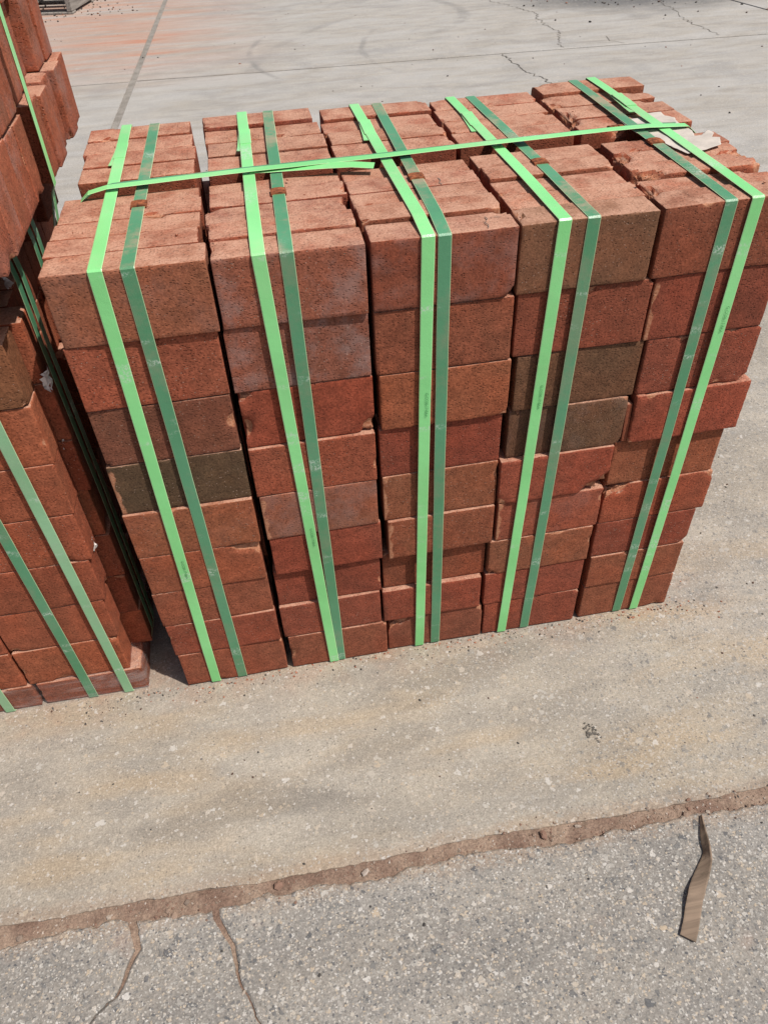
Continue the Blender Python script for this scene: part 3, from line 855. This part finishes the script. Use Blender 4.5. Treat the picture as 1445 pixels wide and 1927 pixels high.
# front faces, course 8 (top) down to 0: left and right edge of every brick
XF = [[(0.001, 0.202), (-0.002, 0.197), (-0.002, 0.196), (-0.005, 0.197), (-0.006, 0.197), (-0.005, 0.194), (-0.007, 0.194), (-0.004, 0.196), (-0.001, 0.198)],
      [(0.2055, 0.400), (0.202, 0.3995), (0.2045, 0.4005), (0.204, 0.399), (0.2065, 0.397), (0.209, 0.4005), (0.204, 0.396), (0.202, 0.392), (0.2075, 0.401)],
      [(0.405, 0.600), (0.405, 0.603), (0.4085, 0.607), (0.404, 0.6015), (0.406, 0.601), (0.4105, 0.6005), (0.3995, 0.5925), (0.3955, 0.5865), (0.4025, 0.594)],
      [(0.6025, 0.792), (0.6065, 0.806), (0.6145, 0.814), (0.613, 0.8125), (0.603, 0.8005), (0.606, 0.799), (0.596, 0.7935), (0.593, 0.791), (0.597, 0.792)],
      [(0.7975, 0.985), (0.8085, 0.9985), (0.8175, 1.004), (0.819, 1.015), (0.803, 1.001), (0.802, 1.008), (0.801, 0.9965), (0.803, 0.9945), (0.803, 0.996)]]
TF = [[(126, 72, 54), (136, 64, 47), (104, 58, 47), (74, 56, 44), (130, 70, 47), (127, 64, 44), (122, 64, 48), (119, 54, 41), (120, 61, 46)],
      [(126, 70, 58), (118, 66, 57), (124, 50, 35), (130, 60, 43), (124, 68, 52), (119, 50, 38), (115, 50, 39), (117, 54, 43), (120, 62, 47)],
      [(112, 54, 41), (118, 61, 45), (131, 69, 46), (114, 46, 35), (118, 68, 49), (116, 60, 42), (115, 57, 40), (122, 52, 39), (112, 58, 46)],
      [(102, 66, 51), (114, 52, 39), (88, 59, 45), (92, 59, 46), (125, 53, 40), (126, 60, 46), (121, 68, 50), (122, 54, 43), (118, 54, 43)],
      [(111, 57, 43), (115, 50, 39), (119, 54, 43), (131, 54, 40), (126, 67, 46), (131, 59, 41), (114, 48, 37), (122, 64, 46), (118, 63, 48)]]
BLOOM = {(0, 8): 0.25, (1, 8): 0.85, (1, 7): 1.0, (2, 8): 0.5, (1, 4): 0.5, (0, 4): 0.15, (3, 3): 0.25}
YF = {}
ry = random.Random(4)
for c in range(5):
    for k in range(9):
        YF[(c, k)] = ry.uniform(0.0005, 0.0065)
YF[(2, 3)] = 0.0; YF[(2, 2)] = 0.011; YF[(1, 2)] = 0.010; YF[(1, 3)] = 0.003; YF[(0, 8)] = 0.001; YF[(1, 8)] = 0.001; YF[(2, 8)] = -0.001; YF[(3, 8)] = 0.0; YF[(4, 8)] = 0.001
YF[(2, 6)] = 0.001; YF[(2, 5)] = 0.006; YF[(0, 5)] = 0.006; YF[(0, 4)] = 0.001; YF[(3, 5)] = 0.008; YF[(3, 4)] = 0.0; YF[(4, 5)] = 0.0; YF[(4, 4)] = 0.009
# height of the bricks of the top course over the course line
DZ = [[0.001, 0.001, 0.001, 0.0, -0.003, 0.001, 0.001, 0.002, 0.004],
      [0.000, 0.004, 0.002, 0.002, -0.002, -0.001, 0.001, 0.000, 0.007],
      [-0.002, 0.005, 0.000, 0.001, -0.003, 0.000, 0.001, -0.003, 0.004],
      [-0.001, -0.002, -0.003, 0.002, 0.002, 0.001, 0.001, 0.000, 0.001],
      [0.002, -0.002, 0.003, 0.001, 0.002, 0.001, 0.003, 0.004, 0.010]]
colx = [(0.0, 0.197), (0.204, 0.399), (0.405, 0.600), (0.604, 0.797), (0.806, 1.0)]
prof = {c: [] for c in range(5)}
rt = random.Random(9)
for c in range(5):
    for k in range(9):
        z0, z1 = ZC[k] + 0.0005, ZC[k + 1] - 0.0008
        for r, (y0, y1) in enumerate(ROWS):
            inner = (1 <= c <= 3) and k < 8 and r in (1, 2, 3, 6, 7)
            if inner: continue
            dz = rt.uniform(-0.0008, 0.0)
            tilt = 0.0; yaw = rt.uniform(-0.006, 0.006); bloom = BLOOM.get((c, k), 0.0) if r == 0 else rt.choice((0, 0, 0, 0.2, 0.5))
            if r == 0:
                x0, x1 = XF[c][8 - k]
                x0 += 0.0008; x1 -= 0.0010
                yo = YF[(c, k)]
                col = tone(TF[c][8 - k])
                tilt = rt.uniform(-0.003, 0.003)
                yaw = rt.uniform(-0.012, 0.012)
            else:
                a, b = colx[c]
                jit = 0.006 if k == 8 else 0.005
                sft = rt.uniform(-jit, jit * 0.6)
                x0, x1 = a + sft + rt.uniform(0, 0.003), b + sft - rt.uniform(0, 0.004)
                yo = rt.uniform(-0.0004, 0.0004)
                col = rand_col(rt)
            zt = z1
            if k == 8:
                zt = z1 + DZ[c][r] * 0.9 + rt.uniform(-0.0012, 0.0008)
                tilt += rt.choice((-0.006, -0.003, -0.001, 0.0, 0.001, 0.003, 0.006)) if r else 0
                if c == 0 and r >= 5: x0 += 0.012; x1 -= 0.008
                if c == 4 and r >= 5: y0, y1 = y0 + 0.008, y1 + 0.010
                if c == 4 and r in (3, 4): x0 += 0.006; x1 += 0.004
                if r == 0: col = [v * 1.0 for v in col]
                prof[c] += [(y0 + yo + 0.002, zt), (y1 + yo - 0.002, zt)]
            roll = 0.0
            if k == 8 and r: y0 += rt.choice((0.0, 0.0004, 0.0008, 0.0014)); y1 -= rt.choice((0.0, 0.0004, 0.0008))
            ys, ye = y0 + yo, y1 + min(yo, 0.001)
            if r in (0, 4): roll = rt.uniform(-0.004, 0.004)
            if (c, k, r) == (3, 5, 0):      # broken brick: two pieces and a sliver
                put_brick(pack, 0.6125, 0.690, ys, ye, z0, z1 - 0.001, tone((84, 56, 44)), 0.2)
                put_brick(pack, 0.6935, 0.808, ys - 0.005, ye, z0, z1, tone((92, 62, 48)), 0.25)
                o = put_brick(pack, 0.8095, 0.8185, ys - 0.004, ye - 0.01, z0 + 0.002, z1 - 0.016, tone((128, 66, 50)), 0.0, 0.05)
            elif (c, k, r) == (0, 8, 5) or (c, k, r) == (0, 8, 6) or (c, k, r) == (0, 8, 7):
                put_brick(pack, x0, x1, ys, ye, z0, zt, col, bloom, tilt, yaw, roll)
            elif r == 0 and (c, k) in ((1, 4), (2, 4), (2, 3), (3, 3), (4, 7), (0, 5)):
                put_brick(pack, x0, x1, ys, ye, z0, zt, col, bloom, tilt, yaw, roll, SCUFF[(c + k) % 3], True)
            elif k == 8 and c == 4 and r in (1, 2, 3, 5, 6, 7):
                put_brick(pack, x0, x1, ys, ye, z0, zt, col, bloom, tilt, yaw, roll, HEAVY[r % 5])
            elif r == 0 and (c, k) in ((0, 3), (2, 3), (3, 4), (4, 3), (1, 6), (2, 0)):
                put_brick(pack, x0, x1, ys, ye, z0, zt, col, bloom, tilt, yaw, roll, HEAVY[(c + k) % 5])
            else:
                put_brick(pack, x0, x1, ys, ye, z0, zt + (dz if k < 8 else 0), col, bloom, tilt, yaw, roll)
            if r == 0: prof[c] += [(ys, z0 + 0.002), (ys, zt - 0.002)]
            if r == 8: prof[c] += [(ye, z0 + 0.002), (ye, zt - 0.002)]
            if k == 0: prof[c] += [(ys + 0.002, z0), (ye - 0.002, z0)]
# (x back top, x front top, x front bottom) for bright and dusty strap of each column
ST = [((0.070, 0.069, 0.055), (0.118, 0.107, 0.107)), ((0.271, 0.265, 0.2905), (0.317, 0.300, 0.304)), ((0.472, 0.479, 0.465), (0.513, 0.501, 0.498)),
      ((0.650, 0.660, 0.637), (0.688, 0.700, 0.686)), ((0.923, 0.927, 0.924), (0.888, 0.890, 0.887))]
codes = [(0.33, 'G-CC00-17-BAA'), (0.36, 'G-CC00-17-BAA'), (0.60, 'G-CC00-17-BAA'), (0.585, 'G-CC00-17-BAA'), (0.68, 'G-CC00-17-BAA')]
for c in range(5):
    (b, f, d), (b2, f2, d2) = ST[c]
    so1, path1 = loop_strap(pack, prof[c], b, f, d, 0.0028, SW, M_LIGHT, 0.3)
    so1['label'] = 'bright green plastic strap'
    so2, path2 = loop_strap(pack, prof[c], b2, f2, d2, 0.0012, SW, M_DARK, 0.3)
    so2['label'] = 'dull green strap with dusty stains and rusty seal'
    # crimped seal on the dusty strap
    sy = [0.200, 0.188, 0.190, 0.205, 0.232][c]
    p = top_z(path2, sy); q = top_z(path2, sy - 0.03)
    xs = f2 + (b2 - f2) * sy / 0.575
    seal(so2, (xs, sy, p[2]), (0.0, 1, 0), 0.0215, 0.021)
    # loose tail below the welded lap of the bright strap
    zt = top_z(path1, 0.43)[2] - 0.0014
    xt = f + (b - f) * 0.46 / 0.575
    sgn = -1
    tl = [(xt, 0.475, zt), (xt - 0.001, 0.455, zt), (xt - 0.0025, 0.43, zt), (xt - 0.0045, 0.40, zt - 0.0004), (xt - 0.0068, 0.372, zt + 0.0002)]
    band('strap_tail', tl, (1, 0, 0), SW, 0.0008, M_LIGHT, so1)
    # lap weld end
    zt2 = top_z(path1, 0.455)[2] + 0.0011
    wl = [(xt + 0.0012, 0.468, zt2 + 0.0008), (xt + 0.0010, 0.455, zt2), (xt + 0.0005, 0.43, zt2), (xt, 0.40, zt2 - 0.0008)]
    band('weld_lap', wl, (1, 0, 0), SW * 1.06, 0.0008, M_LIGHT, so1)
    zc, body = codes[c]
    xs = d + (f - d) * zc / 0.858
    yf = min(p[1] for p in path1)
    code_print(so1, body, (xs + 0.002, yf - 0.0012, zc), (rad(90), rad(90) + math.atan2(f - d, 0.858), 0), 0.0062)

# cross straps in the slot between the two halves
def cross(y_of, z_add, mat, xl, xr, label, zl=0.0):
    zs = 0.8655 + z_add
    pts = [(xl + 0.006, 0.02), (xl, 0.2), (xl, 0.60), (xl + 0.003, 0.815), (xl + 0.012, 0.846), (xl + 0.032, zs - 0.006), (xl + 0.06, zs - 0.001), (0.27, zs + 0.001), (0.48, zs), (0.66, zs + 0.001), (0.90, zs + 0.001), (xr - 0.03, zs - 0.002), (xr - 0.008, 0.848), (xr, 0.815), (xr, 0.4), (xr - 0.006, 0.02)]
    path = []
    for i in range(len(pts) - 1):
        a, b = Vector(pts[i]), Vector(pts[i + 1])
        n = max(1, int((b - a).length / 0.03))
        for s in range(n):
            q = a + (b - a) * s / n
            path.append(Vector((q.x, y_of(q.x) + 0.001 * mnoise.noise(Vector((q.x * 8, z_add * 999, 0))), q.y)))
    o = band('strap', path, lambda i: Vector((0, 1, 0)), SW, 0.0009, mat, pack)
    o['label'] = label
    return o
cl = cross(lambda x: 0.258 + 0.034 * min(1, max(0, x)) - 0.012 * max(0, x - 0.85) / 0.15, 0.0022, M_LIGHT, 0.004, 0.994, 'bright green strap running across the top of the pack')
cd = cross(lambda x: 0.276 + 0.028 * min(1, max(0, x)), -0.0016, M_DARK, 0.010, 0.990, 'dusty strap running across the pack below the bright one')
seal(cd, (0.855, 0.300, 0.8652), (1, 0.03, 0), 0.0215, 0.024)
band('strap_tail', [(0.27, 0.268, 0.8668), (0.33, 0.265, 0.8660), (0.38, 0.259, 0.8664), (0.42, 0.251, 0.8672), (0.452, 0.240, 0.8660)], (0.15, 1, 0.25), SW * 0.85, 0.0009, M_LIGHT, cl)
for line in ([(0.560, 0.001), (0.562, 0.010), (0.559, 0.018), (0.565, 0.028), (0.563, 0.036)], [(0.563, 0.030), (0.575, 0.034), (0.585, 0.031)], [(0.535, 0.185), (0.537, 0.175), (0.533, 0.166), (0.536, 0.160)]):
    L = rough_line(line, 0.002, 0.002, 8.0)
    vs, fs = [], []
    zz = 0.8572 if line[0][1] < 0.05 else 0.8587
    for i, p in enumerate(L):
        w = 0.0006
        vs += [(p[0] - w - 0.5, p[1] - w * 0.5 - 0.29, zz), (p[0] + w - 0.5, p[1] + w * 0.5 - 0.29, zz)]
        if i: fs.append((2 * i - 2, 2 * i - 1, 2 * i + 1, 2 * i))
    mesh_obj('crack', vs, fs, M_CRACK, pack)
# crumbs of clay on top of the pack
rc = random.Random(3)
vs, fs = [], []
for i in range(70):
    x = rc.uniform(0.02, 0.98); y = rc.choice((rc.uniform(0.01, 0.25), rc.uniform(0.33, 0.56)))
    r = rc.choice((0.0008, 0.001, 0.0012, 0.0016, 0.003 if rc.random() < 0.25 else 0.001))
    pebble(vs, fs, (x - 0.5, y - 0.29, 0.8585 + r * 0.2), r, rc)
o = mesh_obj('brick_crumbs', vs, fs, M_BRICK, pack); o['kind'] = 'stuff'; o.color = (*tone((128, 66, 48)), 1)

vs, fs = [], []
for i in range(240):
    x = rc.uniform(-0.08, 1.06); y = -abs(rc.gauss(0, 0.014)) + 0.002
    if rc.random() < 0.2: x = 1.0 + abs(rc.gauss(0, 0.04)); y = rc.uniform(-0.03, 0.5)
    pebble(vs, fs, (x, y, 0.0005), rc.choice((0.0007, 0.0009, 0.0012, 0.0018, 0.0028)), rc, 0.6)
o = mesh_obj('clay_crumbs', vs, fs, M_BRICK); o.color = (*tone((128, 66, 48)), 1)
tag(o, 'red clay crumbs along the foot of the large pack', 'crumbs', 'stuff')

# ------------------------------------------------------------------ left packs
low = empty('brick_pack', (-0.28, 0.29, 0.0), 'orange red brick pack beside the gap, film around its bottom course', 'brick pack')
low['group'] = 'strapped brick packs'
ZL = [0.002, 0.066, 0.163, 0.264, 0.365, 0.468, 0.568, 0.670, 0.767]
XR = [-0.077, -0.097, -0.093, -0.087, -0.080, -0.077, -0.075, -0.076]
rl = random.Random(31)
def left_col():
    b = rl.choice(((134, 65, 44), (129, 60, 41), (137, 69, 46), (131, 64, 45)))
    j = rl.uniform(-6, 6)
    return tone((b[0] + j, b[1] + j * 0.6, b[2] + j * 0.4))
LROW = [(0.017 + 0.056 * r, 0.017 + 0.056 * r + 0.0535) for r in range(5)] + [(0.325 + 0.060 * r, 0.325 + 0.060 * r + 0.057) for r in range(5)]
for k in range(8):
    for r, (y0, y1) in enumerate(LROW):
        for c in range(3):
            if c > 0 and r > 0 and k < 7: continue
            if c == 0:
                xr = XR[k]
                if r == 1 and k > 0: xr = -0.058 + rl.uniform(-0.006, 0.005)
                elif r > 1 and k > 0: xr = -0.102 + rl.uniform(-0.02, 0.012)
                elif k == 0 and r > 0: xr = -0.079
                xl = (-0.272 if k == 0 else -0.283) if r == 0 else xr - 0.194
            else:
                xr = [-0.2785, -0.4805][c - 1] - (0.009 if k and r == 0 else 0) + rl.uniform(-0.003, 0.003)
                if r and k == 7: xr = [-0.295, -0.497][c - 1]
                xl = xr - 0.193
            yo = rl.uniform(0, 0.004) if k else -0.002
            col = left_col()
            if k == 7 and r == 0 and c == 0: col = tone((106, 68, 46))
            if k == 0: col = tone((112, 56, 42))
            put_brick(low, xl, xr, y0 + yo, y1 + (0 if r else 0.0), ZL[k] + 0.0006, ZL[k + 1] - 0.001, col, 0.0, rl.uniform(-0.003, 0.003), rl.uniform(-0.008, 0.008))
# loose bricks in the fork openings between the two packs
for (x0, x1, y0, y1, z0, z1, ti, ya) in ((-0.285, -0.092, 0.030, 0.083, 0.768, 0.858, 0, 0.03), (-0.31, -0.125, 0.165, 0.22, 0.768, 0.86, 0, 0.1),
                                       (-0.27, -0.085, 0.33, 0.42, 0.768, 0.822, 0.03, 0.1), (-0.26, -0.07, 0.43, 0.52, 0.768, 0.824, -0.02, -0.06), (-0.28, -0.09, 0.545, 0.60, 0.768, 0.858, 0, -0.05), (-0.50, -0.31, 0.03, 0.083, 0.768, 0.862, 0, 0), (-0.50, -0.31, 0.52, 0.575, 0.768, 0.862, 0, 0), (-0.70, -0.51, 0.03, 0.083, 0.768, 0.862, 0, 0), (-0.70, -0.51, 0.52, 0.575, 0.768, 0.862, 0, 0)):
    put_brick(low, x0, x1, y0, y1, z0, z1, left_col(), 0.0, ti, ya)
pl_prof = [(0.014, 0.004), (0.014, 0.764), (0.016, 0.766), (0.62, 0.766), (0.622, 0.764), (0.622, 0.004), (0.62, 0.002), (0.016, 0.002)]
for xs, m, of, lb in ((-0.119, M_PALE, 0.0030, 'faded pale green strap'), (-0.187, M_DARK, 0.0014, 'dull green strap'), (-0.344, M_PALE, 0.0030, 'faded green strap at the picture edge'), (-0.405, M_DARK, 0.0014, 'dull green strap')):
    o, _ = loop_strap(low, pl_prof, xs, xs - 0.008, xs + 0.004, of, SW, m, 0.3)
    o['label'] = lb
# cross straps over the low pack, pulled taut down its side
for yy, xx in ((0.090, -0.0505), (0.113, -0.049), (0.222, -0.051), (0.247, -0.050)):
    path = [(-0.40, yy, 0.8645), (-0.16, yy, 0.8645), (xx - 0.012, yy, 0.8635), (xx - 0.002, yy, 0.857), (xx + 0.001, yy, 0.82), (xx, yy - 0.001, 0.72), (xx + 0.002, yy - 0.002, 0.45), (xx, yy - 0.003, 0.10), (xx - 0.006, yy - 0.003, 0.076)]
    o = band('strap', [Vector(p) for p in path], lambda i: Vector((0, 1, 0)), SW, 0.0009, M_DARK, low)
# clear film shrunk over the lowest course
vs, fs = [], []
path = [(-0.70, 0.0125), (-0.45, 0.0115), (-0.28, 0.0125), (-0.15, 0.0105), (-0.085, 0.0115), (-0.0745, 0.0165), (-0.072, 0.03), (-0.0725, 0.15), (-0.072, 0.30), (-0.072, 0.62)]
pp = rough_line(path, 0.012, 0.0, 0)
hts = [0.0015, 0.012, 0.025, 0.040, 0.052, 0.062, 0.070, 0.074]
for i, p in enumerate(pp):
    for j, z in enumerate(hts):
        w = 0.0012 * mnoise.noise(Vector((p[0] * 25, p[1] * 25, z * 80)))
        pull = 0.0 if j < 5 else (0.004 if j == 5 else (0.016 if j == 6 else 0.024))
        if p[1] < 0.02: q = (p[0], p[1] + pull * 0.7 + w, z + w)
        else: q = (p[0] - pull + w, p[1], z + w)
        vs.append((q[0] + 0.28, q[1] - 0.29, q[2]))
n = len(hts)
for i in range(len(pp) - 1):
    for j in range(n - 1):
        fs.append((i * n + j, (i + 1) * n + j, (i + 1) * n + j + 1, i * n + j + 1))
o = mesh_obj('plastic_film', vs, fs, M_FILM, low, True); o['label'] = 'glossy clear plastic film round the lowest bricks'
# torn scraps of film on the corners
M_SCRAP = mat_simple('torn_film', (0.72, 0.66, 0.62), 0.3, 0.6, 60, 0.3, 0.6)
for (x, y, z, s) in ((-0.058, 0.075, 0.674, 0.016), (-0.068, 0.078, 0.56, 0.010), (-0.07, 0.10, 0.47, 0.010), (-0.082, 0.05, 0.37, 0.013), (-0.09, 0.17, 0.785, 0.013)):
    vs, fs = [], []
    nn = 6
    for i in range(nn):
        for j in range(nn):
            u, v = i / (nn - 1) - 0.5, j / (nn - 1) - 0.5
            jg = 1 + 0.5 * mnoise.noise(Vector((u * 9 + x * 99, v * 9, z * 50)))
            vs.append((x + 0.28 + 0.5 * s * mnoise.noise(Vector((u * 5, v * 5, z * 77))) + 0.4 * s * u, y - 0.29 + s * u * jg, z + s * v * 1.8 * jg))
    for i in range(nn - 1):
        for j in range(nn - 1):
            fs.append((i * nn + j, (i + 1) * nn + j, (i + 1) * nn + j + 1, i * nn + j + 1))
    mesh_obj('film_scrap', vs, fs, M_SCRAP, low)

upk = empty('brick_pack', (-0.28, 0.29, 0.866), 'upper brick pack stacked on the left, overhanging the opening below it', 'brick pack')
upk['group'] = 'strapped brick packs'
ZU = [0.868, 0.972, 1.072, 1.172]
UROW = [(-0.016 + 0.058 * r, -0.016 + 0.058 * r + 0.0555) for r in range(5)] + [(0.290 + 0.068 * r, 0.290 + 0.068 * r + 0.0645) for r in range(5)]
ru = random.Random(77)
for k in range(3):
    for r, (y0, y1) in enumerate(UROW):
        for c in range(3):
            if c and r and k == 1: continue
            xr = -0.024 if r < 5 else -0.010
            if r >= 5 and k >= 1: xr = -0.026
            if r < 5: xr += ru.uniform(-0.001, 0.001)
            else: xr += ru.uniform(-0.009, 0.002)
            if c == 0 and r == 7 and k == 1: xr -= 0.012
            xr -= c * 0.202
            ys = 0.012 if (r >= 5 and k >= 1) else 0
            dz = ru.uniform(-0.004, 0.001)
            b = ru.choice(((134, 67, 50), (129, 64, 48), (138, 71, 54), (132, 66, 49)))
            put_brick(upk, xr - 0.196, xr, y0 - ys, y1 - ys, ZU[k] + 0.001, ZU[k + 1] - 0.001 + dz, tone(b), ru.choice((0, 0.3, 0.6, 0.8)), ru.uniform(-0.004, 0.004), ru.uniform(-0.006, 0.006))
for i, (yy, m, xo, lb) in enumerate(((0.277, M_LIGHT, 0.0, 'bright green strap down the side slot'), (0.284, M_DARK, -0.0025, 'dull green strap behind the bright one'))):
    x = -0.006 + xo
    path = [(-0.55, yy, 1.176), (-0.06, yy, 1.176), (-0.018, yy, 1.172), (x, yy - 0.002, 1.15), (x - 0.001, yy - 0.001, 1.0), (x - 0.003, yy, 0.872), (x - 0.010, yy + 0.004 + 0.0 * i, 0.86), (x - 0.020 - 0.006 * i, yy + 0.008, 0.80), (x - 0.03 - 0.006 * i, yy + 0.012, 0.72), (x - 0.05, yy + 0.013, 0.60)]
    o = band('strap', [Vector(p) for p in path], lambda i: Vector((0, 1, 0)), SW * 0.95, 0.0009, m, upk)
    o['label'] = lb

# ------------------------------------------------------------------ paper tag under the strap
def sheet(poly, zf, name, nu=46, parent=None):
    P = [Vector(p) for p in poly]
    x0, x1 = min(p.x for p in P), max(p.x for p in P); y0, y1 = min(p.y for p in P), max(p.y for p in P)
    def inside(x, y):
        r = False; n = len(P)
        for i in range(n):
            a, b = P[i], P[i - 1]
            if (a.y > y) != (b.y > y) and x < (b.x - a.x) * (y - a.y) / (b.y - a.y) + a.x: r = not r
        return r
    edge = []
    for i in range(len(P)):
        a, b = P[i], P[(i + 1) % len(P)]
        n = max(1, int((b - a).length / 0.004))
        for t in range(n):
            q = a + (b - a) * (t / n)
            edge.append(q + Vector((mnoise.noise(Vector((q.x * 160, q.y * 160, 1))), mnoise.noise(Vector((q.x * 160, q.y * 160, 7))))) * 0.0012)
    pts = list(edge); ne = len(edge)
    h = (x1 - x0) / nu
    for i in range(1, nu):
        for j in range(1, int((y1 - y0) / h)):
            x, y = x0 + i * h, y0 + j * h
            if inside(x, y) and min((Vector((x, y)) - e).length for e in edge) > h * 0.6: pts.append(Vector((x, y)))
    ov, oe, of = delaunay_2d_cdt(pts, [], [list(range(ne))], 1, 1e-6)[:3]
    vs = [(v.x, v.y, zf(v.x, v.y)) for v in ov]; fs = [tuple(f) for f in of]
    o = mesh_obj(name, vs, fs, M_PAPER, parent, True)
    md = o.modifiers.new('thickness', 'SOLIDIFY'); md.thickness = 0.0004
    return o
def tz(x, y):
    n = mnoise.noise(Vector((x * 28, y * 28, 3.3)))
    lift = max(0, x - 0.945) / 0.04
    return 0.8605 + 0.0014 * (n + 0.6) + 0.0035 * min(1.5, lift) * (0.7 + 0.6 * n) + 0.002 * max(0, 0.895 - x) / 0.02
tg = sheet([(0.880, 0.352), (0.915, 0.352), (0.938, 0.372), (0.962, 0.368), (0.958, 0.345), (0.968, 0.330), (0.962, 0.305), (0.964, 0.262), (0.957, 0.240), (0.966, 0.236), (0.982, 0.250), (0.985, 0.232), (0.976, 0.222), (0.985, 0.214), (0.975, 0.190), (0.945, 0.178), (0.912, 0.172), (0.903, 0.215), (0.896, 0.245), (0.876, 0.283)], tz, 'paper_tag')
tag(tg, 'torn white paper tag tucked under the strap on top of the bricks', 'paper tag')

# ------------------------------------------------------------------ twisted strip on the near slab
cl_ = [(0.852, -0.436, 0.003), (0.845, -0.452, 0.005), (0.8385, -0.468, 0.007), (0.834, -0.482, 0.008), (0.8305, -0.494, 0.008), (0.8235, -0.506, 0.007), (0.815, -0.516, 0.006), (0.802, -0.530, 0.005), (0.790, -0.543, 0.006), (0.780, -0.555, 0.006), (0.772, -0.566, 0.005), (0.764, -0.578, 0.004), (0.755, -0.591, 0.0035), (0.7425, -0.6065, 0.004)]
tw = [60, 55, 48, 52, 62, 40, 30, 18, 6, -8, -4, 3, 2, 2]
wdt = [0.004, 0.008, 0.012, 0.015, 0.016, 0.018, 0.020, 0.022, 0.0235, 0.0235, 0.0235, 0.023, 0.023, 0.023]
def resample(a, m):
    out = []
    n = len(a)
    for i in range(n - 1):
        p0, p1, p2, p3 = (np.array(a[max(i - 1, 0)], float), np.array(a[i], float), np.array(a[i + 1], float), np.array(a[min(i + 2, n - 1)], float))
        for q in range(m):
            t = q / m
            out.append(0.5 * (2 * p1 + (p2 - p0) * t + (2 * p0 - 5 * p1 + 4 * p2 - p3) * t * t + (3 * p1 - p0 - 3 * p2 + p3) * t ** 3))
    out.append(np.array(a[-1], float))
    return out
cl_ = resample(cl_, 4); tw = [float(v) for v in resample(tw, 4)]
wdt = [float(v) * (1 + 0.05 * mnoise.noise(Vector((i * 0.7, 0, 3)))) for i, v in enumerate(resample(wdt, 4))]
vs, fs = [], []
P = [Vector(tuple(p)) for p in cl_]
for i, p in enumerate(P):
    t = (P[min(i + 1, len(P) - 1)] - P[max(i - 1, 0)]).normalized()
    side = Vector((0, 0, 1)).cross(t).normalized()
    a = rad(tw[i])
    wv = side * math.cos(a) + Vector((0, 0, 1)) * math.sin(a)
    nr = t.cross(wv).normalized()
    if nr.z < 0: nr = -nr
    for u, hh in ((-0.5, 0.0012), (-0.42, 0.0015), (0.0, 0.0013), (0.42, 0.0015), (0.5, 0.0010), (0.5, -0.0012), (0.0, -0.0014), (-0.5, -0.0012)):
        q = p + wv * wdt[i] * u + nr * hh
        vs.append((q.x - 0.80, q.y + 0.52, max(q.z, 0.0006)))
for i in range(len(P) - 1):
    for s in range(8):
        fs.append((i * 8 + s, i * 8 + (s + 1) % 8, (i + 1) * 8 + (s + 1) % 8, (i + 1) * 8 + s))
fs.append(tuple(range(8))); fs.append(tuple((len(P) - 1) * 8 + s for s in range(8))[::-1])
st = mesh_obj('twisted_strip', vs, fs, M_STRIP)
st.location = (0.80, -0.52, 0.0)
tag(st, 'brown weathered strip, twisted at one end, lying on the near slab', 'strip')

# ------------------------------------------------------------------ pallet far behind
pal = empty('wooden_pallet', (-1.065, 7.30, 0.0), 'grey weathered wooden pallet far behind the left packs', 'pallet')
pal.rotation_euler = (0, 0, rad(78))
def board(name, x0, x1, y0, y1, z0, z1, parent):
    b = 0.004
    vs = []
    for z, i in ((z0, b), (z0 + b, 0), (z1 - b, 0), (z1, b)):
        vs += [(x0 + i, y0 + i, z), (x1 - i, y0 + i, z), (x1 - i, y1 - i, z), (x0 + i, y1 - i, z)]
    fs = [(3, 2, 1, 0), (12, 13, 14, 15)]
    for l in range(3):
        for s in range(4):
            fs.append((l * 4 + s, l * 4 + (s + 1) % 4, l * 4 + 4 + (s + 1) % 4, l * 4 + 4 + s))
    return mesh_obj(name, vs, fs, M_WOOD, parent)
for y0 in (0.0, 0.48, 0.96):
    board('stringer', 0.0, 1.2, y0, y0 + 0.042, 0.021, 0.119, pal)
for x0 in (0.0, 0.55, 1.1):
    board('bottom_board', x0, x0 + 0.10, 0.0, 1.0, 0.002, 0.020, pal)
for i in range(8):
    board('deck_board', i * 0.157, i * 0.157 + 0.10, -0.005, 1.005, 0.120, 0.139, pal)
S.cycles.max_bounces = 8
S.cycles.diffuse_bounces = 3
